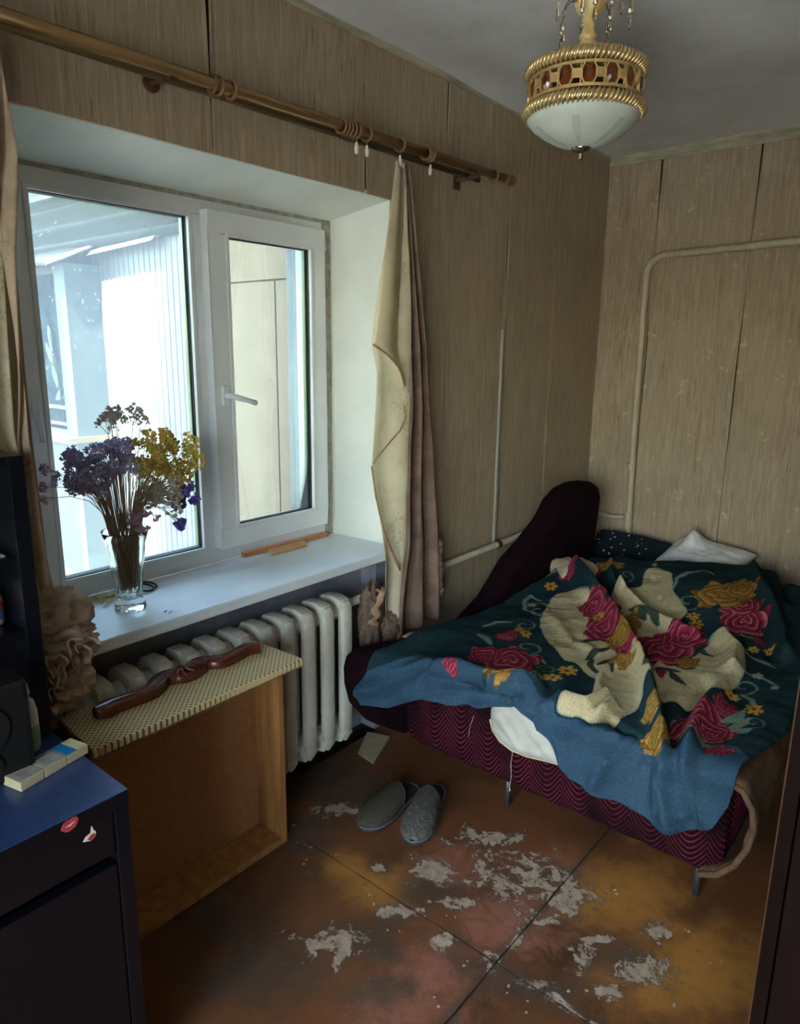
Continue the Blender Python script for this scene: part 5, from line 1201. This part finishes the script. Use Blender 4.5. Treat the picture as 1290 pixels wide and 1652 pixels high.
# gathered lace at the foot, ruffled strip beside the radiator pipe
gm = MB()
def ruffle(c, ax, L_, R, w_, n, seed, tilt=0):
    def fn(u, v):
        a = u * 2 * PI * n; s_ = lerp(-.5, .5, u) * L_
        rr = R * (1 + .3 * N3(seed, u * 4, 0)); off = rr * math.sin(a) * (.4 + .6 * v); out = rr * .6 * math.cos(a) * v
        return (c[0] + w_ * v + .3 * out, c[1] + ax[0] * s_ + off * ax[1] + out * .3, c[2] + ax[1] * s_ - off * ax[0] + tilt * v)
    return fn
gm.blob((0.075, 1.985, 0.5632), (.03, .055, .13), .35, 3.0, 40, 40, 3, ridge=True)
gm.blob((0.09, 2.082, 0.5112), (.03, .05, .06), .4, 3.5, 36, 30, 5, ridge=True)
gm.obj('gathered_foot', M['lace_and_foot_shade'], cur, smooth=True)  # shadow at the foot is put into this darker brown
pth = [(0.125, 1.972, 0.7087), (0.125, 1.998, 0.6814), (0.125, 1.983, 0.6596), (0.125, 1.958, 0.6409), (0.125, 1.965, 0.6079), (0.125, 1.936, 0.5906), (0.125, 1.951, 0.5656)]
g2 = MB(); g2.grid(lambda u, v: (lambda p: (p[0] + .012 * math.sin(v * PI), p[1] + lerp(-.022, .022, v) + .006 * math.sin(u * 20), p[2] + .005 * math.sin(v * 9 + u * 7)))(Vector(pth[min(int(u * 6), 5)]).lerp(Vector(pth[min(int(u * 6), 5) + 1]), u * 6 - min(int(u * 6), 5))), 60, 10)
g2.obj('ruffle', M['rosette'], cur, smooth=True, solid=.003)
sc_ = [(0.26, 1.983, 0.5362), (0.26, 2.06, 0.5247), (0.26, 2.141, 0.5126), (0.26, 2.195, 0.5038)]
g3 = MB(); g3.grid(lambda u, v: (lambda p: (p[0] + lerp(-.02, .05, v), p[1], p[2] + .012 * math.sin(u * 7 + v * 3) - .02 * v))(Vector(sc_[min(int(u * 3), 2)]).lerp(Vector(sc_[min(int(u * 3), 2) + 1]), u * 3 - min(int(u * 3), 2))), 24, 10)
g3.obj('trailing_corner', M['rosette'], cur, smooth=True, solid=.004)
lace = MB()
for k in range(8):
    z = lerp(.80, .58, k / 7); y = eR(z) - .018 + .008 * math.sin(k * 2.1); lace.blob((.098, y, z), (.014, .018, .022), .4, 3, 14, 10, k, ridge=True)
lace.obj('lace_edge', M['lace_and_foot_shade'], cur, smooth=True, kind='stuff')

cul = thing('curtain', 'cream curtain with brown floral print at the left edge of the window', 'curtain', (.1, .72, 2.28))
def lc_r(z): return tab(z, [.7, 1.0, 1.2, 1.41, 1.61, 1.83, 2.03, 2.12, 2.28], [.77, .755, .735, .722, .732, .744, .762, .757, .752])
def left_c(u, v):
    z = lerp(2.29, .92, v); b = lc_r(z) - .02; a = tab(z, [.9, 1.35, 1.45, 2.3], [.655, .648, .50, .46])
    return (.105 + .022 * math.sin(u * 11 + v * 2) * min(1, (b - a) / .2), lerp(a, b, u), z)
MB().grid(left_c, 60, 80).obj('drape', M['cream_cloth'], cul, smooth=True, solid=.0015)
def left_b(u, v):
    z = lerp(2.29, .92, v); b = lc_r(z); w_ = .026 + .012 * math.sin(v * 9)
    return (.115 + .012 * math.sin(u * 5 + v * 14), b - w_ * (1 - u), z)
MB().grid(left_b, 12, 90).obj('edge_band', M['tan_cloth'], cul, smooth=True, solid=.002)
gb_ = MB()
gb_.blob((0.15, 0.7242, 0.9554), (.05, .075, .06), .45, 2.4, 44, 36, 2, ridge=True)
gb_.blob((0.17, 0.7245, 0.8952), (.06, .07, .05), .5, 2.8, 44, 36, 7, ridge=True)
gb_.blob((0.17, 0.7161, 0.8064), (.06, .06, .06), .5, 2.6, 44, 36, 9, ridge=True)
gb_.blob((0.1, 0.7905, 0.9227), (.02, .022, .02), .4, 2.6, 24, 18, 4, ridge=True)
gb_.obj('gathered_hem', M['tan_cloth'], cul, smooth=True)
def swirlstrip(c, R, turns, w_, seed):
    n = 70; 
    def fn(u, v):
        a = u * 2 * PI * turns + seed; r = R * (1 - .62 * u) * (1 + .16 * math.sin(a * 3.3 + seed))
        return (c[0] - .035 + w_ * v * (1 + .15 * math.sin(a * 5)), c[1] + r * math.cos(a) * .95, c[2] + r * math.sin(a) + .006 * math.sin(v * 6 + a))
    return MB().grid(fn, n, 8)
for c, R, tn, s_ in (((0.245, 0.7389, 0.8927), .042, 1.4, .3), ((0.255, 0.7042, 0.8335), .046, 1.3, 2.0), ((0.255, 0.669, 0.883), .036, 1.2, 4.0), ((0.255, 0.671, 0.7977), .032, 1.2, 1.0)):
    swirlstrip(c, R, tn, .05, s_).obj('hem_curl', M['rosette'], cul, smooth=True, solid=.003)

# ================================================================== VASE WITH DRIED FLOWERS
VX, VY, VZ = -.092, 1.062, .8285
vase = thing('vase', 'fluted clear glass vase of dried flowers standing on the windowsill', 'vase', (VX, VY, VZ))
def flute(a, z): return 1 + (.035 * math.cos(10 * a) if .035 < z < .215 else 0) + (.02 * math.cos(20 * a) if z <= .03 else 0)
MB().lathe([(.0001, 0), (.040, 0), (.046, .004), (.046, .016), (.040, .030), (.0385, .040), (.041, .08), (.045, .12), (.0455, .135), (.050, .15), (.054, .19), (.058, .215), (.064, .235), (.0675, .2485), (.067, .250), (.0662, .2485),
            (.060, .236), (.054, .215), (.050, .19), (.046, .15), (.041, .12), (.037, .08), (.034, .04), (.0001, .034)], n=60, rad=flute).obj('vase_body', M['vase'], vase, smooth=True, local=True)

def head_mesh(name, n, spread, size, flat_, seed):
    r = random.Random(seed); mb = MB()
    for k in range(n):
        a = r.uniform(0, 2 * PI); q = math.sqrt(r.random()) * spread; z = (spread - q) * flat_ + r.uniform(-.3, .3) * spread
        c = (q * math.cos(a), q * math.sin(a), z); s_ = size * r.uniform(.6, 1.2)
        # a small papery floret: five-sided cup with a frayed rim
        an = r.uniform(0, 6); rim = [(c[0] + s_ * math.cos(an + i * 1.2566), c[1] + s_ * math.sin(an + i * 1.2566), c[2] + s_ * r.uniform(.1, .9)) for i in range(5)]
        low_ = [(c[0] + .35 * s_ * math.cos(an + .6 + i * 1.2566), c[1] + .35 * s_ * math.sin(an + .6 + i * 1.2566), c[2] - s_ * .9) for i in range(5)]
        top = (c[0], c[1], c[2] + s_ * .35)
        mb.add(rim + low_ + [top], [(i, (i + 1) % 5, 5 + (i + 1) % 5, 5 + i) for i in range(5)] + [(i, 10, (i + 1) % 5) for i in range(5)] + [(5, 6, 7, 8, 9)])
    for k in range(5):
        a = k * 1.26; mb.tube([(0, 0, -.03), (spread * .4 * math.cos(a), spread * .4 * math.sin(a), -.012), (spread * .7 * math.cos(a), spread * .7 * math.sin(a), .002)], .0006, 4)
    return mb.mesh(name)
heads = {}
for nm, n, sp_r, sz, fl_ in (('purple', 44, .025, .0045, .5), ('mauve', 26, .016, .005, .5), ('violet', 24, .019, .0072, .5), ('yellow', 36, .026, .0052, .8), ('greyish', 38, .028, .0048, 1.0)):
    heads[nm] = [head_mesh('blossom_' + nm, n, sp_r, sz, fl_, 50 + i + len(nm)) for i in range(4)]
    for me_ in heads[nm]: me_.materials.append(M[nm])
rf = random.Random(11); LOG = []
def spray(nm, y, z, x, label, group, droop=0):
    t = thing('dried_flower', label, 'dried flower', (VX, VY, VZ + .05), group)
    LOG.append((t, y, z, label, group))
    b0 = Vector((rf.uniform(-.024, .024), rf.uniform(-.024, .024), rf.uniform(.0, .07))); a = math.atan2(y - VY, x - VX); rm = min(.050, .018 + .36 * math.hypot(y - VY, x - VX)) * rf.uniform(.55, 1)
    mth = Vector((rm * math.cos(a), rm * math.sin(a), .205)); end = Vector((x - VX, y - VY, z - VZ - .05))
    d = end - mth; c1 = mth + Vector((mth.x - b0.x, mth.y - b0.y, .2)) * .35 + Vector((0, 0, .25 * max(0, d.z) + droop))
    p = [b0, b0.lerp(mth, .5)] + [mth * (1 - s_) ** 2 + c1 * 2 * s_ * (1 - s_) + end * s_ * s_ for s_ in (0, .25, .5, .75, .95)]
    MB().tube(p, [.0016, .0016, .0016, .0014, .0012, .0011, .0009], 5).obj('stem', M['stalk'], t, local=True, smooth=True)
    o = put('blossom', rf.choice(heads[nm]), M[nm], t, local=True); o.location = end
    dr = (end - c1).normalized(); o.rotation_euler = dr.to_track_quat('Z', 'Y').to_euler(); s_ = rf.uniform(.8, 1.2); o.scale = (s_, s_, s_)
SPRAYS = []
def in_ell(e):
    a, r = rf.uniform(0, 2 * PI), math.sqrt(rf.random()); return e[0] + 0 * r, r * math.cos(a), r * math.sin(a)
def cluster(nm, n, cyz, ry, rz, xs_, label, group, droop=0, rot=0):
    for k in range(n):
        a, r = rf.uniform(0, 2 * PI), math.sqrt(rf.random()); u, v = r * math.cos(a), r * math.sin(a)
        spray(nm, cyz[0] + ry * u * math.cos(rot) - rz * v * math.sin(rot), cyz[1] + ry * u * math.sin(rot) + rz * v * math.cos(rot), rf.uniform(*xs_), label, group, droop)
cluster('purple', 50, (1.005, 1.28), .105, .06, (-.17, -.03), "dried purple statice spray in the dense purple bunch", 'dried purple statice sprays', rot=.35)
cluster('purple', 10, (1.10, 1.31), .05, .035, (-.19, -.08), "purple statice spray between purple bunch and yellow bunch", 'purple sprays in the middle')
for (u_, lb) in (((-0.1, 0.8493, 1.288), 'uppermost'), ((-0.1, 0.8414, 1.241), 'middle'), ((-0.1, 0.8413, 1.206), 'lowest')):
    spray('mauve', u_[1], u_[2], -.10, lb + ' of the three mauve stray sprays reaching toward the black hutch', 'stray mauve sprays', .04)
cluster('mauve', 7, (.94, 1.235), .04, .02, (-.14, -.06), "dried mauve spray flanking the purple bunch", 'mauve sprays beside the purple bunch', .03)
cluster('yellow', 36, (1.235, 1.285), .10, .08, (-.19, -.07), "dried mustard yellow statice spray in the yellow bunch", 'dried yellow statice sprays', rot=-.3)
cluster('yellow', 7, (1.13, 1.275), .04, .03, (-.06, -.02), "mustard yellow spray at the bouquet's front centre", 'yellow sprays at the front centre')
cluster('greyish', 7, (1.125, 1.395), .04, .035, (-.2, -.12), "faded grey spray at the bouquet's very top", 'faded sprays at the top')
cluster('greyish', 18, (1.20, 1.165), .055, .045, (-.13, -.05), "faded grey spray low in the bouquet", 'faded grey sprays low in the bouquet')
cluster('violet', 8, (1.285, 1.155), .03, .045, (-.15, -.07), "deep violet spray drooping toward the mullion", 'drooping violet sprays', .05)
cluster('violet', 3, (1.25, 1.062), .022, .016, (-.12, -.07), "deep violet spray hanging lowest", 'lowest violet sprays', .07)
cluster('mauve', 7, (1.10, 1.10), .045, .035, (-.06, -.02), "small mauve spray just over the vase rim", 'short sprays at the vase rim')

# each spray gets its place in its cluster, counted from the hutch toward the mullion
ONE = 'first second third fourth fifth sixth seventh eighth ninth tenth eleventh twelfth thirteenth fourteenth fifteenth sixteenth seventeenth eighteenth nineteenth'.split()
def ordinal(k):
    if k < 20: return ONE[k - 1]
    tens = {2: 'twent', 3: 'thirt', 4: 'fort', 5: 'fift'}[k // 10]
    return tens + 'ieth' if k % 10 == 0 else tens + 'y-' + ONE[k % 10 - 1]
for g_ in sorted({l[4] for l in LOG}):
    if g_ == 'stray mauve sprays': continue
    for k, l in enumerate(sorted((l for l in LOG if l[4] == g_), key=lambda l: l[1])):
        l[0]['label'] = l[3] + ', ' + ordinal(k + 1) + ' from the hutch'

# ================================================================== SMALL THINGS ON THE SILL
ws = MB(); sb = [(-0.3033, 1.661, 0.83), (-0.2778, 2.111, 0.83)]
MB().hexa([(-.297, 1.645, .829), (-.274, 1.64, .829), (-.262, 2.085, .829), (-.288, 2.10, .829)], [(-.297, 1.645, .846), (-.276, 1.64, .846), (-.264, 2.085, .845), (-.288, 2.10, .845)]).obj('wooden_batten', M['unpainted'], None, bevel=.002)
tag(bpy.data.objects['wooden_batten'], 'long thin reddish wooden batten lying along the foot of the window frame', 'batten')
MB().hexa([(-.258, 1.745, .829), (-.216, 1.728, .829), (-.212, 1.915, .829), (-.252, 1.925, .829)], [(-.258, 1.745, .845), (-.216, 1.728, .845), (-.212, 1.915, .845), (-.252, 1.925, .845)]).obj('wooden_block', M['pale_wood'], None, bevel=.003)
tag(bpy.data.objects['wooden_block'], 'short pale wooden block lying before the batten on the windowsill', 'block')
cd = MB(); cp = []
for k in range(40):
    a = k / 39 * 2 * PI * 1.7; cp.append((-.235 + .036 * math.cos(a + .6) + .02 * k / 39, 1.20 + .034 * math.sin(a + .6) - .03 * k / 39, .832 + .012 * math.sin(a * .5) ** 2))
cd.tube(cp, .0034, 8); o = cd.obj('cord_loop', M['black_plastic'], None, smooth=True); tag(o, 'black coiled cord lying behind the glass vase', 'cord')
for k, (y, x, a, s_, lb) in enumerate(((1.035, -.245, .3, .030, 'long straw coloured dry petal nearest the window frame'), (1.052, -.215, 1.2, .026, 'straw coloured dry petal beside the foot of the vase'), (1.03, -.19, 2.3, .022, 'small dry petal lying toward the sill edge before the vase'), (1.075, -.20, .8, .024, 'dry petal half hidden behind the glass vase'))):
    pm = MB(); pm.grid(lambda u, v: (x + math.cos(a) * lerp(-1, 1, u) * s_ - math.sin(a) * lerp(-1, 1, v) * s_ * .4 * math.sin(PI * (.08 + .84 * u)), y + math.sin(a) * lerp(-1, 1, u) * s_ + math.cos(a) * lerp(-1, 1, v) * s_ * .4 * math.sin(PI * (.08 + .84 * u)), .831 + .012 * abs(lerp(-1, 1, v)) * math.sin(PI * u) + .003 * k), 8, 4)
    o = pm.obj('dry_petal', M['petal'], None, smooth=True, solid=.001); tag(o, lb, 'petal', 'dry petals on the windowsill')
cr = MB()
for (x, y) in ((.006, 1.124), (.02, 1.132), (.03, 1.12), (.012, 1.115), (.05, .88)): cr.blob((x, y, .8295), (.003, .002, .0015), .3, 3, 6, 4)
o = cr.obj('crumbs', M['gap'], None); tag(o, 'a few dark crumbs scattered on the white windowsill', 'crumbs', kind='stuff')

# ================================================================== SLIPPERS, PAPER, FLAKES
def slipper(toe, heel, up, label):
    d = Vector((toe[0] - heel[0], toe[1] - heel[1])); L_ = d.length; a = math.atan2(d.y, d.x) - PI / 2
    t = thing('slipper', label, 'slipper', (heel[0], heel[1], .001), 'pair of grey slippers on the floor', a)
    ts = [0, .03, .08, .16, .3, .45, .6, .72, .84, .92, .97, 1.0]; wsx = [.014, .029, .040, .046, .046, .049, .056, .058, .053, .041, .026, .006]
    def hw(s_): return tab(s_, ts, wsx)
    out = [(hw(s_), s_ * L_) for s_ in np.linspace(0, 1, 26)] + [(-hw(s_), s_ * L_) for s_ in np.linspace(1, 0, 26)]
    MB().prism(out, 'z', 0, .014).obj('sole', M['sole'], t, local=True, bevel=.003)
    MB().tube([(p * 1.01, q_, .016) for p, q_ in out], .0042, 7, closed=True).obj('edging', M['edging'], t, local=True, smooth=True)
    MB().prism([(p * .92, L_ * .5 + (q_ - L_ * .5) * .96) for p, q_ in out], 'z', .0135, .018).obj('insole', M['sole'], t, local=True)
    def upf(u, v):
        c_ = lerp(-1, 1, u); s0 = .40 + .09 * (1 - c_ * c_) * -1 + .06 * abs(c_); s_ = lerp(s0, .995, v); w_ = hw(s_) * 1.0
        hgt = .058 * (1 - max(0, (s_ - .40) / .62) ** 2.6 * .72) * (1 if s_ < .93 else math.sqrt(max(0, 1 - ((s_ - .93) / .07) ** 2)) * .999 + .001)
        th = c_ * PI / 2
        return (w_ * math.sin(th), s_ * L_, .016 + hgt * max(0, math.cos(th)) ** .62)
    MB().grid(upf, 32, 30).obj('upper', up, t, local=True, smooth=True, solid=.005)
    rim_ = [upf(k / 24, 0) for k in range(25)]
    MB().tube(rim_, .0035, 6).obj('upper_binding', M['edging'], t, local=True, smooth=True)
slipper((0.415, 1.567, 0.01), (0.3949, 1.878, 0.01), M['slipper_dim'], 'browner grey slipper with dotted weave, nearer the wooden box')
slipper((0.5896, 1.622, 0.01), (0.4589, 1.934, 0.01), M['slipper'], 'lighter grey woven slipper, nearer the sofa bed')
pp_ = [(0.003123, 2.043, 0.002), (0.09837, 2.08, 0.002), (0.1705, 1.896, 0.002), (0.07479, 1.908, 0.002)]
o = MB().hexa([(x, y, .001) for x, y, z in pp_], [(x, y, .0035 + (.012 if i < 2 else 0)) for i, (x, y, z) in enumerate(pp_)]).obj('card_scrap', M['paper'], None); tag(o, 'beige torn card lying on the floor below the velvet arm', 'card')
fk = MB(); rk = random.Random(4)
fl_pts = [(0.3398, 1.408, 0), (0.3665, 1.341, 0), (0.2097, 1.442, 0), (0.6227, 1.584, 0), (1.011, 1.356, 0), (1.503, 1.803, 0), (0.305, 1.398, 0), (1.207, 1.878, 0), (1.181, 1.869, 0), (1.002, 1.202, 0), (1.262, 1.471, 0), (1.453, 1.61, 0), (0.7775, 1.321, 0), (0.4159, 1.434, 0), (1.127, 1.356, 0), (0.7465, 1.819, 0), (1.186, 1.348, 0), (1.415, 1.868, 0), (0.645, 1.363, 0), (0.8586, 1.451, 0)]
for (x, y, z) in fl_pts:
    for k in range(2):
        s_ = rk.uniform(.002, .005); a = rk.uniform(0, 6); xx, yy = x + rk.uniform(-.02, .02), y + rk.uniform(-.02, .02)
        fk.prism([(xx + s_ * math.cos(a + i * 1.4) * rk.uniform(.6, 1.2), yy + s_ * math.sin(a + i * 1.4)) for i in range(4)], 'z', .0005, .0025)
o = fk.obj('paint_flakes', M['crumb'], None); tag(o, 'small pale paint flakes scattered over the worn floor', 'flakes', kind='stuff')
